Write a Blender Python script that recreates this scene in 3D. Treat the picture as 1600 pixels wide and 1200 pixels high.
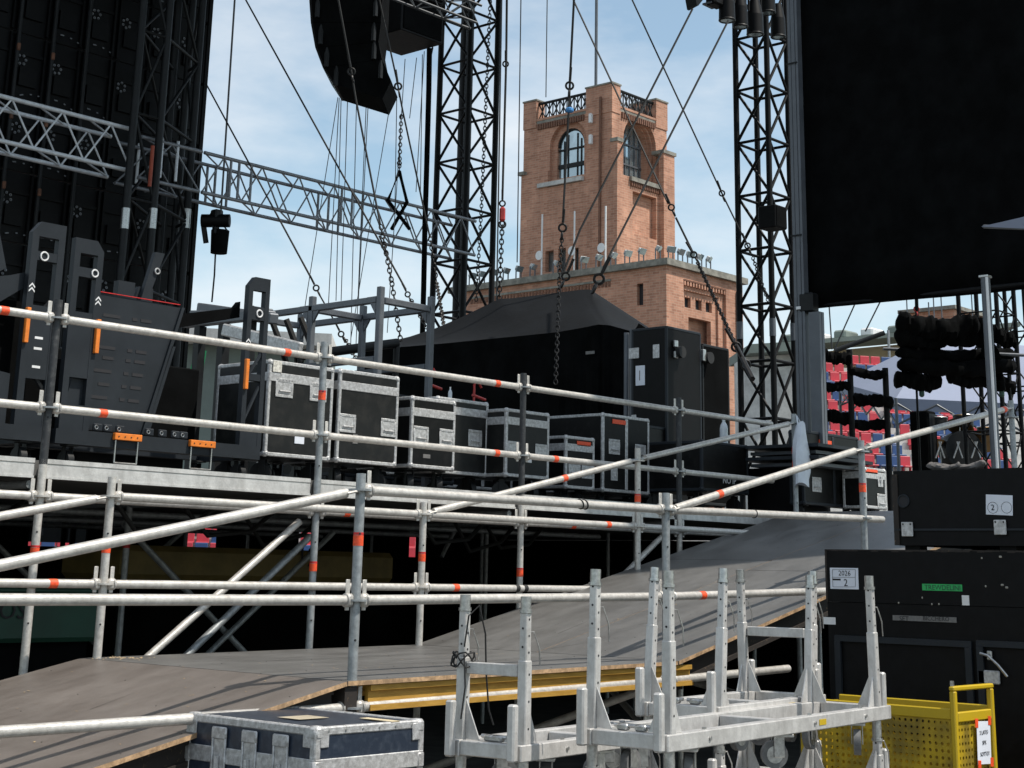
import bpy, math, random
from mathutils import Vector as V, Matrix
random.seed(7)
for o in list(bpy.data.objects): bpy.data.objects.remove(o)
sc = bpy.context.scene
COL = sc.collection
# ------------------------------------------------------------------ camera
# world: x runs along the stage edge (to the right and away), y runs away to the left, z up; eye at z = 1.6
F, PX, PY, H = 2488., 806., 224., 1.6
ex = V((2294, -719, 2488)).normalized()
ez = V((194, 9224, 2488)).normalized(); ez = (ez - ex*ex.dot(ez)).normalized()
ey = ez.cross(ex)
if ey.dot(V((-2889, -610, 2488))) < 0: ey = -ey
cam = bpy.data.cameras.new('camera'); camo = bpy.data.objects.new('camera', cam); COL.objects.link(camo)
R = Matrix(((ex[0], ex[1], -ex[2]), (ey[0], ey[1], -ey[2]), (ez[0], ez[1], -ez[2])))
camo.matrix_world = Matrix.Translation((0, 0, H)) @ R.to_4x4()
cam.sensor_fit = 'HORIZONTAL'; cam.sensor_width = 36; cam.lens = 36*F/1600
cam.shift_x = (800-PX)/1600; cam.shift_y = (PY-600)/1600
cam.clip_start = .1; cam.clip_end = 3000
sc.camera = camo
EYE = V((0, 0, H))
def ray(px, py):
    c = V((px-PX, -(py-PY), F)); return V((c.dot(ex), c.dot(ey), c.dot(ez)))
def ay(px, py, Y): r = ray(px, py); return EYE + r*(Y/r.y)
def ax(px, py, X): r = ray(px, py); return EYE + r*(X/r.x)
def az(px, py, Z): r = ray(px, py); return EYE + r*((Z-H)/r.z)
def ad(px, py, d): return EYE + ray(px, py)*(d/F)
def pxof(p): q = V(p)-EYE; return PX+F*(ex[0]*q.x+ey[0]*q.y+ez[0]*q.z)/(ex[2]*q.x+ey[2]*q.y+ez[2]*q.z)
# ------------------------------------------------------------------ sky, sun, exposure
SUN = V((.30, -.53, 1)).normalized()
w = bpy.data.worlds.new('World'); sc.world = w; w.use_nodes = True
nt = w.node_tree; nt.nodes.clear(); N = nt.nodes.new; LK = nt.links.new
out = N('ShaderNodeOutputWorld'); bg = N('ShaderNodeBackground'); bg.inputs[1].default_value = .13
sky = N('ShaderNodeTexSky'); sky.sky_type = 'NISHITA'; sky.sun_disc = False
sky.sun_elevation = math.asin(SUN.z); sky.sun_rotation = math.atan2(SUN.x, SUN.y); sky.air_density = 1.0; sky.dust_density = .7; sky.ozone_density = 1.5
tc = N('ShaderNodeTexCoord'); mp = N('ShaderNodeMapping'); mp.inputs['Scale'].default_value = (1, 1, 2.6); mp.inputs['Location'].default_value = (1.35, .2, .55)
n1 = N('ShaderNodeTexNoise'); n1.inputs['Scale'].default_value = 3.4; n1.inputs['Detail'].default_value = 7; n1.inputs['Roughness'].default_value = .55
rp = N('ShaderNodeValToRGB'); rp.color_ramp.elements[0].position = .40; rp.color_ramp.elements[1].position = .63; rp.color_ramp.elements[0].color = (.18, .18, .18, 1)
mx = N('ShaderNodeMix'); mx.data_type = 'RGBA'; mx.inputs[7].default_value = (7.6, 7.8, 8.0, 1)
ml = N('ShaderNodeMath'); ml.operation = 'MULTIPLY'; ml.inputs[1].default_value = .75
LK(tc.outputs['Generated'], mp.inputs[0]); LK(mp.outputs[0], n1.inputs['Vector']); LK(n1.outputs[0], rp.inputs[0]); LK(rp.outputs[0], ml.inputs[0])
tint = N('ShaderNodeMix'); tint.data_type = 'RGBA'; tint.blend_type = 'MULTIPLY'; tint.inputs[0].default_value = 1; tint.inputs[7].default_value = (1.18, 1.32, 1.20, 1); LK(sky.outputs[0], tint.inputs[6])
LK(ml.outputs[0], mx.inputs[0]); LK(tint.outputs[2], mx.inputs[6]); LK(mx.outputs[2], bg.inputs[0]); LK(bg.outputs[0], out.inputs[0])
sl = bpy.data.lights.new('sun', 'SUN'); sl.energy = 5.0; sl.angle = math.radians(.53); sl.color = (1, .94, .85)
so = bpy.data.objects.new('sun', sl); COL.objects.link(so); so.rotation_euler = SUN.to_track_quat('Z', 'Y').to_euler()
vs = sc.view_settings; vs.view_transform = 'Standard'; vs.look = 'None'; vs.exposure = 0; vs.gamma = 1; vs.use_curve_mapping = False
# ------------------------------------------------------------------ materials
MATS = {}
def M(name, col, rough=.5, metal=0., var=.15, scale=6., bump=0., bscale=60., spec=.5, col2=None, lo=.4, hi=.65, stretch=(1, 1, 1), stain=None):
    m = bpy.data.materials.new(name); m.use_nodes = True; t = m.node_tree; n = t.nodes; l = t.links
    b = n['Principled BSDF']; b.inputs['Metallic'].default_value = metal; b.inputs['Specular IOR Level'].default_value = spec
    g = n.new('ShaderNodeNewGeometry'); mpp = n.new('ShaderNodeMapping'); mpp.inputs['Scale'].default_value = stretch
    l.new(g.outputs['Position'], mpp.inputs[0])
    ns = n.new('ShaderNodeTexNoise'); ns.inputs['Scale'].default_value = scale; ns.inputs['Detail'].default_value = 6; ns.inputs['Roughness'].default_value = .65
    l.new(mpp.outputs[0], ns.inputs['Vector'])
    r = n.new('ShaderNodeValToRGB'); e = r.color_ramp.elements; e[0].position = lo; e[1].position = hi
    c2 = col2 or tuple(min(1, c*(1+var)) for c in col); c1 = col if col2 else tuple(c*(1-var) for c in col)
    e[0].color = (*c1, 1); e[1].color = (*c2, 1); l.new(ns.outputs[0], r.inputs[0]); l.new(r.outputs[0], b.inputs['Base Color'])
    if stain:                                     # grime and wear: large soft blotches times fine scuffs
        s1, amt, st = stain; mp2 = n.new('ShaderNodeMapping'); mp2.inputs['Scale'].default_value = st; l.new(g.outputs['Position'], mp2.inputs[0])
        q1 = n.new('ShaderNodeTexNoise'); q1.inputs['Scale'].default_value = s1; q1.inputs['Detail'].default_value = 9; q1.inputs['Roughness'].default_value = .75; l.new(mp2.outputs[0], q1.inputs['Vector'])
        r2 = n.new('ShaderNodeValToRGB'); r2.color_ramp.elements[0].position = .36; r2.color_ramp.elements[1].position = .60; r2.color_ramp.elements[0].color = (1-amt, 1-amt*1.05, 1-amt*1.1, 1); r2.color_ramp.elements[1].color = (1.04, 1.03, 1.02, 1); l.new(q1.outputs[0], r2.inputs[0])
        mz = n.new('ShaderNodeMix'); mz.data_type = 'RGBA'; mz.blend_type = 'MULTIPLY'; mz.inputs[0].default_value = 1; l.new(r.outputs[0], mz.inputs[6]); l.new(r2.outputs[0], mz.inputs[7]); l.new(mz.outputs[2], b.inputs['Base Color'])
    mr = n.new('ShaderNodeMapRange'); mr.inputs['To Min'].default_value = max(.05, rough-.1); mr.inputs['To Max'].default_value = min(1, rough+.12)
    l.new(ns.outputs[0], mr.inputs[0]); l.new(mr.outputs[0], b.inputs['Roughness'])
    if bump:
        n2 = n.new('ShaderNodeTexNoise'); n2.inputs['Scale'].default_value = bscale; n2.inputs['Detail'].default_value = 4; l.new(mpp.outputs[0], n2.inputs['Vector'])
        bp = n.new('ShaderNodeBump'); bp.inputs['Strength'].default_value = bump; bp.inputs['Distance'].default_value = .01
        l.new(n2.outputs[0], bp.inputs['Height']); l.new(bp.outputs[0], b.inputs['Normal'])
    MATS[name] = m; return m
galv = M('galvanised tube', (.47, .45, .42), .40, .3, scale=34, col2=(.60, .58, .545), lo=.35, hi=.6, bump=.15, bscale=160, stain=(6, .22, (1, 1, 1)))
galvd = M('dull galvanised tube', (.24, .255, .26), .45, .4, scale=22, col2=(.37, .39, .40), bump=.15, bscale=160)
darktube = M('dark weathered tube', (.035, .037, .04), .55, .3, scale=30, col2=(.10, .10, .10), lo=.5, hi=.75)
alu = M('mill aluminium', (.52, .515, .505), .36, .25, scale=14, col2=(.62, .61, .595), lo=.3, hi=.7, bump=.12, bscale=70, stain=(11, .26, (1, 1, .5)))
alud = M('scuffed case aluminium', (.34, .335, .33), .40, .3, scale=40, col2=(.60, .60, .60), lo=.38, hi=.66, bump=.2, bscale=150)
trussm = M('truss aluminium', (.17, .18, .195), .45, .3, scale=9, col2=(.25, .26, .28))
blk = M('black steel', (.003, .003, .0034), .55, .0, var=.5, scale=14, spec=.18)
blk2 = M('black grey paint', (.010, .011, .012), .5, .0, var=.35, scale=5, bump=.1, spec=.25)
cloth = M('black cloth', (.0035, .0038, .004), .95, 0, var=.4, scale=3, bump=.3, bscale=240, spec=.06)
canopy = M('black canopy fabric', (.0042, .0055, .0075), .85, 0, var=.25, scale=2.5, bump=.25, bscale=14, spec=.2)
lam = M('black laminate', (.005, .005, .005), .42, 0, scale=16, col2=(.015, .0145, .014), lo=.5, hi=.8, bump=.08, bscale=200, spec=.18)
lamg = M('worn grey black laminate', (.010, .0105, .0105), .45, 0, scale=9, col2=(.026, .025, .023), lo=.45, hi=.8, bump=.08, bscale=200, spec=.25)
navy = M('navy laminate', (.018, .027, .045), .32, 0, scale=26, col2=(.060, .075, .10), lo=.48, hi=.85, bump=.05)
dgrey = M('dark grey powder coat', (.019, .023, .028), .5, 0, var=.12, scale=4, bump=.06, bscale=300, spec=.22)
orange = M('orange paint', (.75, .20, .02), .5, 0, var=.12, scale=25)
tape = M('orange red tape', (.82, .085, .022), .5, 0, var=.18, scale=60)
redt = M('red tape', (.55, .02, .02), .5, 0, var=.2, scale=60)
plyb = M('brown film plywood', (.128, .110, .098), .42, 0, scale=2.2, col2=(.172, .152, .138), lo=.3, hi=.7, bump=.1, bscale=90, stretch=(1, 3, 1), stain=(1.5, .22, (.9, 1.2, 1)))
plyg = M('grey film plywood', (.104, .102, .098), .40, 0, scale=2.0, col2=(.158, .156, .152), lo=.3, hi=.7, bump=.1, bscale=90, stretch=(1, 3, 1), stain=(1.6, .24, (.9, 1.3, 1)))
edgew = M('raw plywood edge', (.42, .27, .15), .7, 0, var=.35, scale=30)
ybeam = M('yellow timber beam', (.38, .205, .03), .6, 0, scale=9, col2=(.50, .28, .05), stretch=(1, 6, 6))
littruss = M('lit truss aluminium', (.55, .57, .60), .4, .1, scale=9, col2=(.7, .72, .74))  # paler copy of truss aluminium; sun and sky light put into its colour
wood = M('bare wood', (.50, .36, .20), .7, 0, var=.2, scale=12)
dwood = M('chipped dark wood', (.020, .015, .012), .75, 0, scale=45, col2=(.20, .13, .07), lo=.6, hi=.75)
white = M('white paint', (.72, .72, .72), .5, 0, var=.06)
paper = M('paper', (.70, .73, .80), .8, 0, var=.03)
ink = M('black ink', (.015, .015, .018), .7, 0, var=.1)
green = M('green tape', (.02, .40, .10), .5, 0, var=.1)
gtape = M('grey tape', (.16, .155, .15), .6, 0, var=.15, scale=40)
grubber = M('grey caster rubber', (.13, .13, .13), .7, 0, var=.2, scale=30)
steel = M('zinc steel', (.45, .45, .44), .3, .8, var=.2, scale=50)
brickc = None
glassm = M('window glass', (.42, .52, .56), .06, .75, var=.15, scale=.6, spec=.9)
concrete = M('concrete', (.50, .49, .47), .85, 0, var=.2, scale=1.2, bump=.2)
coping = M('stone coping', (.22, .21, .18), .85, 0, var=.3, scale=1.5)
groundm = M('asphalt', (.10, .098, .092), .9, 0, var=.3, scale=3, bump=.3, bscale=40)
rubber = M('black rubber', (.012, .012, .012), .7, 0, var=.2)
clear = M('clear plastic', (.55, .58, .62), .15, 0, var=.1, spec=.8)
bag = M('white plastic bag', (.60, .64, .70), .5, 0, var=.08, scale=10)
redp = M('red paint', (.42, .03, .025), .4, 0, var=.15)
blueseat = M('blue plastic seat', (.030, .075, .20), .5, 0, var=.1, scale=1)
redseat = M('red plastic seat', (.50, .045, .065), .5, 0, var=.1, scale=1)
tentw = M('shade toned white fabric', (.24, .27, .36), .8, 0, var=.06, scale=.5, bump=.2, bscale=3)  # white fabric; the grey blue base colour stands in for shade
roofm = M('stand roof', (.16, .19, .17), .7, 0, var=.15, scale=.5)
beige = M('beige wall', (.42, .34, .22), .8, 0, var=.12, scale=.4)
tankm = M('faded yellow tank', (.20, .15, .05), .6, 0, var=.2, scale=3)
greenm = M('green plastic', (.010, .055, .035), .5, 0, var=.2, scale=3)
cable = M('steel wire rope', (.018, .017, .016), .6, .2, var=.1)
thinc = M('thin wire', (.09, .093, .097), .6, .2, var=.1)
chainm = M('steel chain', (.020, .018, .017), .5, .4, var=.3, scale=30)
vest = M('grey coated steel', (.105, .115, .13), .5, .2, var=.12, scale=4, bump=.1)
rackm = M('grey aluminium rack', (.12, .13, .145), .5, .35, var=.12, scale=6)
rust = M('rust brown', (.16, .07, .04), .7, 0, var=.3)
def brickmat(name, c1, c2, mortar):
    m = bpy.data.materials.new(name); m.use_nodes = True; t = m.node_tree; n = t.nodes; l = t.links; b = n['Principled BSDF']
    g = n.new('ShaderNodeNewGeometry'); sx = n.new('ShaderNodeSeparateXYZ'); l.new(g.outputs['Position'], sx.inputs[0])
    ad_ = n.new('ShaderNodeMath'); ad_.operation = 'ADD'; l.new(sx.outputs[0], ad_.inputs[0]); l.new(sx.outputs[1], ad_.inputs[1])
    cx = n.new('ShaderNodeCombineXYZ'); l.new(ad_.outputs[0], cx.inputs[0]); l.new(sx.outputs[2], cx.inputs[1])
    bt = n.new('ShaderNodeTexBrick'); bt.inputs['Scale'].default_value = 1; bt.inputs['Brick Width'].default_value = .62; bt.inputs['Row Height'].default_value = .20; bt.inputs['Mortar Size'].default_value = .018
    bt.inputs['Color1'].default_value = (*c1, 1); bt.inputs['Color2'].default_value = (*c2, 1); bt.inputs['Mortar'].default_value = (*mortar, 1); l.new(cx.outputs[0], bt.inputs['Vector'])
    ns = n.new('ShaderNodeTexNoise'); ns.inputs['Scale'].default_value = .55; ns.inputs['Detail'].default_value = 9; ns.inputs['Roughness'].default_value = .72; mq = n.new('ShaderNodeMapping'); mq.inputs['Scale'].default_value = (1, 1, .35); l.new(g.outputs['Position'], mq.inputs[0]); l.new(mq.outputs[0], ns.inputs['Vector'])
    rp_ = n.new('ShaderNodeValToRGB'); rp_.color_ramp.elements[0].position = .3; rp_.color_ramp.elements[1].position = .7
    rp_.color_ramp.elements[0].color = (.58, .53, .50, 1); rp_.color_ramp.elements[1].color = (1.12, 1.05, 1, 1); l.new(ns.outputs[0], rp_.inputs[0])
    mm = n.new('ShaderNodeMix'); mm.data_type = 'RGBA'; mm.blend_type = 'MULTIPLY'; mm.inputs[0].default_value = 1
    l.new(bt.outputs[0], mm.inputs[6]); l.new(rp_.outputs[0], mm.inputs[7]); l.new(mm.outputs[2], b.inputs['Base Color'])
    b.inputs['Roughness'].default_value = .9
    bp = n.new('ShaderNodeBump'); bp.inputs['Strength'].default_value = .4; bp.inputs['Distance'].default_value = .03; l.new(bt.outputs[0], bp.inputs['Height']); l.new(bp.outputs[0], b.inputs['Normal'])
    return m
brickc = brickmat('red brick', (.57, .31, .215), (.40, .205, .138), (.52, .37, .285))
def perfmat():
    m = bpy.data.materials.new('yellow perforated sheet'); m.use_nodes = True; t = m.node_tree; n = t.nodes; l = t.links; b = n['Principled BSDF']
    g = n.new('ShaderNodeNewGeometry'); s = n.new('ShaderNodeSeparateXYZ'); l.new(g.outputs['Position'], s.inputs[0])
    def math_(op, a, bb):
        q = n.new('ShaderNodeMath'); q.operation = op
        for i, vv in enumerate((a, bb)):
            if hasattr(vv, 'links'): l.new(vv, q.inputs[i])
            elif vv is not None: q.inputs[i].default_value = vv
        return q.outputs[0]
    u = math_('ADD', s.outputs[0], s.outputs[1])
    k = .034
    a1 = math_('SUBTRACT', math_('FRACT', math_('DIVIDE', u, k), None), .5); a2 = math_('SUBTRACT', math_('FRACT', math_('DIVIDE', s.outputs[2], k), None), .5)
    d = math_('ADD', math_('MULTIPLY', a1, a1), math_('MULTIPLY', a2, a2)); hole = math_('LESS_THAN', d, .062)
    ns = n.new('ShaderNodeTexNoise'); ns.inputs['Scale'].default_value = 7; ns.inputs['Detail'].default_value = 6; l.new(g.outputs['Position'], ns.inputs['Vector'])
    rr = n.new('ShaderNodeValToRGB'); e = rr.color_ramp.elements; e[0].position = .40; e[1].position = .62; e[0].color = (.20, .14, .015, 1); e[1].color = (.48, .32, .008, 1); l.new(ns.outputs[0], rr.inputs[0]); l.new(rr.outputs[0], b.inputs['Base Color'])
    b.inputs['Roughness'].default_value = .5
    tr = n.new('ShaderNodeBsdfTransparent'); ms = n.new('ShaderNodeMixShader'); l.new(hole, ms.inputs[0]); l.new(b.outputs[0], ms.inputs[1]); l.new(tr.outputs[0], ms.inputs[2])
    l.new(ms.outputs[0], n['Material Output'].inputs[0]); return m
perf = perfmat()
yell = M('yellow paint', (.50, .34, .010), .45, 0, scale=10, col2=(.48, .33, .015), lo=.45, hi=.75)
# ------------------------------------------------------------------ mesh helpers
OFF = {}
def thing(name, label, cat, loc=(0, 0, 0), rotz=0, group=None):
    o = bpy.data.objects.new(name, None); COL.objects.link(o); o.location = loc; o.rotation_euler = (0, 0, rotz)
    o.empty_display_size = .2; o['label'] = label; o['category'] = cat; o['kind'] = 'thing'
    if group: o['group'] = group
    OFF[o.name] = V(loc) if rotz == 0 else V((0, 0, 0)); return o
def tag(o, label, cat, group=None, kind=None):
    if label: o['label'] = label
    if cat: o['category'] = cat
    if group: o['group'] = group
    if kind: o['kind'] = kind
    return o
def struct(o): o['kind'] = 'structure'; return o
def link(name, me, parent=None):
    o = bpy.data.objects.new(name, me); COL.objects.link(o)
    if parent: o.parent = parent; OFF[o.name] = OFF.get(parent.name, V((0, 0, 0)))
    return o
class MB:
    def __init__(s): s.v = []; s.f = []
    def add(s, vs_, fs): k = len(s.v); s.v += [V(p) for p in vs_]; s.f += [tuple(i+k for i in f) for f in fs]; return s
    def box(s, a, b):
        (x0, y0, z0), (x1, y1, z1) = a, b
        return s.add([(x0, y0, z0), (x1, y0, z0), (x1, y1, z0), (x0, y1, z0), (x0, y0, z1), (x1, y0, z1), (x1, y1, z1), (x0, y1, z1)],
                     [(0, 3, 2, 1), (4, 5, 6, 7), (0, 1, 5, 4), (1, 2, 6, 5), (2, 3, 7, 6), (3, 0, 4, 7)])
    def cbox(s, c, size, b=.004, rot=None):
        hx, hy, hz = [q/2 for q in size]; b = min(b, hx*.9, hy*.9, hz*.9); P_ = []
        for sx in (-1, 1):
            for sy in (-1, 1):
                for sz in (-1, 1):
                    P_ += [V((sx*hx, sy*(hy-b), sz*(hz-b))), V((sx*(hx-b), sy*hy, sz*(hz-b))), V((sx*(hx-b), sy*(hy-b), sz*hz))]
        I = lambda sx, sy, sz, k: ((sx > 0)*4+(sy > 0)*2+(sz > 0))*3+k
        fs = []
        for sg in (-1, 1):
            fs += [(I(sg, -1, -1, 0), I(sg, 1, -1, 0), I(sg, 1, 1, 0), I(sg, -1, 1, 0)), (I(-1, sg, -1, 1), I(1, sg, -1, 1), I(1, sg, 1, 1), I(-1, sg, 1, 1)), (I(-1, -1, sg, 2), I(1, -1, sg, 2), I(1, 1, sg, 2), I(-1, 1, sg, 2))]
        for a_ in (-1, 1):
            for b_ in (-1, 1):
                fs += [(I(a_, b_, -1, 0), I(a_, b_, 1, 0), I(a_, b_, 1, 1), I(a_, b_, -1, 1)), (I(a_, -1, b_, 0), I(a_, 1, b_, 0), I(a_, 1, b_, 2), I(a_, -1, b_, 2)), (I(-1, a_, b_, 1), I(1, a_, b_, 1), I(1, a_, b_, 2), I(-1, a_, b_, 2))]
                for c_ in (-1, 1): fs.append((I(a_, b_, c_, 0), I(a_, b_, c_, 1), I(a_, b_, c_, 2)))
        c = V(c); vv = [(rot @ p if rot else p)+c for p in P_]
        # orient outwards
        ff = []
        for f in fs:
            cen = sum((vv[i] for i in f), V())/len(f); nn = (vv[f[1]]-vv[f[0]]).cross(vv[f[2]]-vv[f[0]])
            ff.append(f if nn.dot(cen-c) > 0 else tuple(reversed(f)))
        return s.add(vv, ff)
    def tube(s, a, b, r, n=10, r2=None, caps=True):
        a, b = V(a), V(b); r2 = r if r2 is None else r2; d = (b-a).normalized(); u = d.orthogonal().normalized(); q = d.cross(u); vv = []
        for p, rr in ((a, r), (b, r2)):
            for i in range(n): t = 2*math.pi*i/n; vv.append(p+u*(rr*math.cos(t))+q*(rr*math.sin(t)))
        fs = [(i, (i+1) % n, n+(i+1) % n, n+i) for i in range(n)]
        if caps: fs += [tuple(range(n-1, -1, -1)), tuple(range(n, 2*n))]
        return s.add(vv, fs)
    def path(s, pts, r, n=6):
        pts = [V(p) for p in pts]; vv = []; up = V((0.13, .27, 1))
        for i, p in enumerate(pts):
            d = (pts[min(i+1, len(pts)-1)]-pts[max(i-1, 0)]).normalized(); u = d.cross(up)
            u = u.normalized() if u.length > 1e-4 else d.orthogonal().normalized(); q = d.cross(u)
            for k in range(n): t = 2*math.pi*k/n; vv.append(p+u*(r*math.cos(t))+q*(r*math.sin(t)))
        m_ = len(pts); fs = [(i*n+k, i*n+(k+1) % n, (i+1)*n+(k+1) % n, (i+1)*n+k) for i in range(m_-1) for k in range(n)]
        fs += [tuple(range(n-1, -1, -1)), tuple(range((m_-1)*n, m_*n))]; return s.add(vv, fs)
    def ring(s, c, axis, R_, r, n=20, m_=8):
        c = V(c); axis = V(axis).normalized(); u = axis.orthogonal().normalized(); q = axis.cross(u); vv = []
        for i in range(n):
            t = 2*math.pi*i/n; e = u*math.cos(t)+q*math.sin(t)
            for k in range(m_): a = 2*math.pi*k/m_; vv.append(c+e*(R_+r*math.cos(a))+axis*(r*math.sin(a)))
        return s.add(vv, [(i*m_+k, ((i+1) % n)*m_+k, ((i+1) % n)*m_+(k+1) % m_, i*m_+(k+1) % m_) for i in range(n) for k in range(m_)])
    def prism(s, poly, e):
        poly = [V(p) for p in poly]; e = V(e); n = len(poly)
        return s.add(poly+[p+e for p in poly], [tuple(range(n)), tuple(range(2*n-1, n-1, -1))]+[(i, n+i, n+(i+1) % n, (i+1) % n) for i in range(n)])
    def quad(s, *p): return s.add(p, [tuple(range(len(p)))])
    def sph(s, c, r, n=10, m_=6, sc_=(1, 1, 1)):
        vv = [V(c)+V((0, 0, r*sc_[2]))]; 
        for i in range(1, m_):
            th = math.pi*i/m_
            for k in range(n): a = 2*math.pi*k/n; vv.append(V(c)+V((r*sc_[0]*math.sin(th)*math.cos(a), r*sc_[1]*math.sin(th)*math.sin(a), r*sc_[2]*math.cos(th))))
        vv.append(V(c)-V((0, 0, r*sc_[2]))); fs = [(0, 1+k, 1+(k+1) % n) for k in range(n)]
        for i in range(m_-2): fs += [(1+i*n+k, 1+(i+1)*n+k, 1+(i+1)*n+(k+1) % n, 1+i*n+(k+1) % n) for k in range(n)]
        L_ = len(vv)-1; b = 1+(m_-2)*n; fs += [(L_, b+(k+1) % n, b+k) for k in range(n)]; return s.add(vv, fs)
    def mesh(s, name, mat, off, smooth=False):
        me = bpy.data.meshes.new(name); me.from_pydata([tuple(p-off) for p in s.v], [], s.f); me.materials.append(mat)
        if smooth:
            me.polygons.foreach_set('use_smooth', [True]*len(me.polygons))
            try: me.set_sharp_from_angle(angle=math.radians(40))
            except Exception: pass
        me.update(); return me
    def build(s, name, mat, parent=None, smooth=False):
        off = OFF.get(parent.name, V((0, 0, 0))) if parent else V((0, 0, 0))
        return link(name, s.mesh(name, mat, off, smooth), parent)
_UN = {}
def rod(name, a, b, r, mat, parent, n=14):
    """a round bar from a to b: one shared unit cylinder per material"""
    k = (mat.name, n)
    if k not in _UN: _UN[k] = MB().tube((0, 0, 0), (0, 0, 1), 1, n).mesh('bar', mat, V((0, 0, 0)), True)
    o = link(name, _UN[k], parent); off = OFF.get(parent.name, V((0, 0, 0))); a, b = V(a)-off, V(b)-off; d = b-a
    o.matrix_local = Matrix.Translation(a) @ d.to_track_quat('Z', 'Y').to_matrix().to_4x4() @ Matrix.Diagonal((r, r, d.length, 1)); return o
def cbx(name, c, size, mat, parent, b=.004, rot=None): return MB().cbox(c, size, b, rot).build(name, mat, parent)
def bx(name, a, b, mat, parent): return MB().box(a, b).build(name, mat, parent)
def inst(name, me, parent, loc, rotz=0, M3=None):
    o = link(name, me, parent); off = OFF.get(parent.name, V((0, 0, 0))) if parent else V((0, 0, 0))
    o.matrix_local = Matrix.Translation(V(loc)-off) @ (M3.to_4x4() if M3 else Matrix.Rotation(rotz, 4, 'Z')); return o
def text(body, c, right, up, h, mat, parent, name='lettering', shear=0., ext=.0004, align='CENTER'):
    cu = bpy.data.curves.new(name, 'FONT'); cu.body = body; cu.size = h*1.35; cu.align_x = align; cu.align_y = 'CENTER'; cu.shear = shear; cu.extrude = ext; cu.resolution_u = 2
    t = bpy.data.objects.new('tmp', cu); COL.objects.link(t); dg = bpy.context.evaluated_depsgraph_get()
    me = bpy.data.meshes.new_from_object(t.evaluated_get(dg)); bpy.data.objects.remove(t); me.materials.clear(); me.materials.append(mat)
    r = V(right).normalized(); u = V(up).normalized(); n_ = r.cross(u)
    o = link(name, me, parent); off = OFF.get(parent.name, V((0, 0, 0)))
    o.matrix_local = Matrix.Translation(V(c)-off) @ Matrix((r, u, n_)).transposed().to_4x4(); return o
ORD = ['first', 'second', 'third', 'fourth', 'fifth', 'sixth', 'seventh', 'eighth', 'ninth', 'tenth', 'eleventh', 'twelfth', 'thirteenth', 'fourteenth']
def lerp(a, b, t): return V(a)*(1-t)+V(b)*t
# ------------------------------------------------------------------ ground
g = MB().quad((-600, -600, 0), (900, -600, 0), (900, 900, 0), (-600, 900, 0)).build('ground', groundm); struct(g)
# ------------------------------------------------------------------ scaffold kit
TR = .0242
wh = MB().cbox((.052, 0, 0), (.056, .044, .062), .012)
wh.cbox((.055, 0, .025), (.026, .007, .145), .002); wh.ring((.066, 0, 0), (1, 0, 0), .027, .007, 14, 6)
WEDGE = wh.mesh('wedge_head', galv, V((0, 0, 0)), True)
ROS = MB().tube((0, 0, -.005), (0, 0, .005), .058, 18).mesh('rosette', galv, V((0, 0, 0)), True)
ROSD = MB().tube((0, 0, -.005), (0, 0, .005), .058, 18).mesh('rosette', galvd, V((0, 0, 0)), True)
def post(t, X, y, z0, z1, ros=(), mat=galv, tapes=(), top=True):
    p = rod('post', (X, y, z0), (X, y, z1), TR, mat, t, 18); p2 = p
    for z in ros: inst('rosette', ROSD if mat is not galv else ROS, t, (X, y, z))
    for z in tapes:
        rod('tape', (X, y, z-.028), (X, y, z+.022), TR+.0015, tape, t, 18); rod('tape', (X, y, z+.024), (X, y, z+.036), TR+.0012, redt, t, 18)
    for k in range(int((z1-z0)/.5)):
        zz = z0+.27+.5*k
        if zz < z1-.05: MB().tube((X-.012, y-TR-.0012, zz), (X-.012, y-TR+.004, zz), .0055, 8).build('pin_hole', ink, t)
    return p
def rail(t, a, b, mat=galv, wa=True, wb=True, tapes=(), name='rail'):
    a, b = V(a), V(b); d = (b-a).normalized()
    rod(name, a+d*(.07 if wa else 0), b-d*(.07 if wb else 0), TR, mat, t, 18)
    hz = math.atan2(d.y, d.x)
    if wa: inst('wedge_head', WEDGE, t, a, hz)
    if wb: inst('wedge_head', WEDGE, t, b, hz+math.pi)
    for u in tapes:
        p = lerp(a, b, u); rod('tape', p-d*.026, p+d*.026, TR+.0015, tape, t, 18)
def diag(t, a, b, mat=galv, tapes=()):
    a, b = V(a), V(b); d = (b-a).normalized(); a2, b2 = a+d*.10, b-d*.10
    rod('handrail', a2, b2, TR, mat, t, 18); side = V((-d.z, 0, d.x))
    for p, q in ((a2, a+d*.03), (b2, b-d*.03)):      # flattened tube end
        for sgn in (-1, 1):
            MB().cbox((p+q)/2+V((0, sgn*.013, 0)), (.036, .012, (p-q).length+.03), .005, (p-q).to_track_quat('Z', 'Y').to_matrix()).build('end_fork', mat, t)
        MB().tube(q+V((0, -.03, 0)), q+V((0, .03, 0)), .011, 8).build('pin', galvd, t, True)
    for u in tapes:
        p = lerp(a2, b2, u); rod('tape', p-d*.026, p+d*.026, TR+.0015, tape, t, 18)
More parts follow.
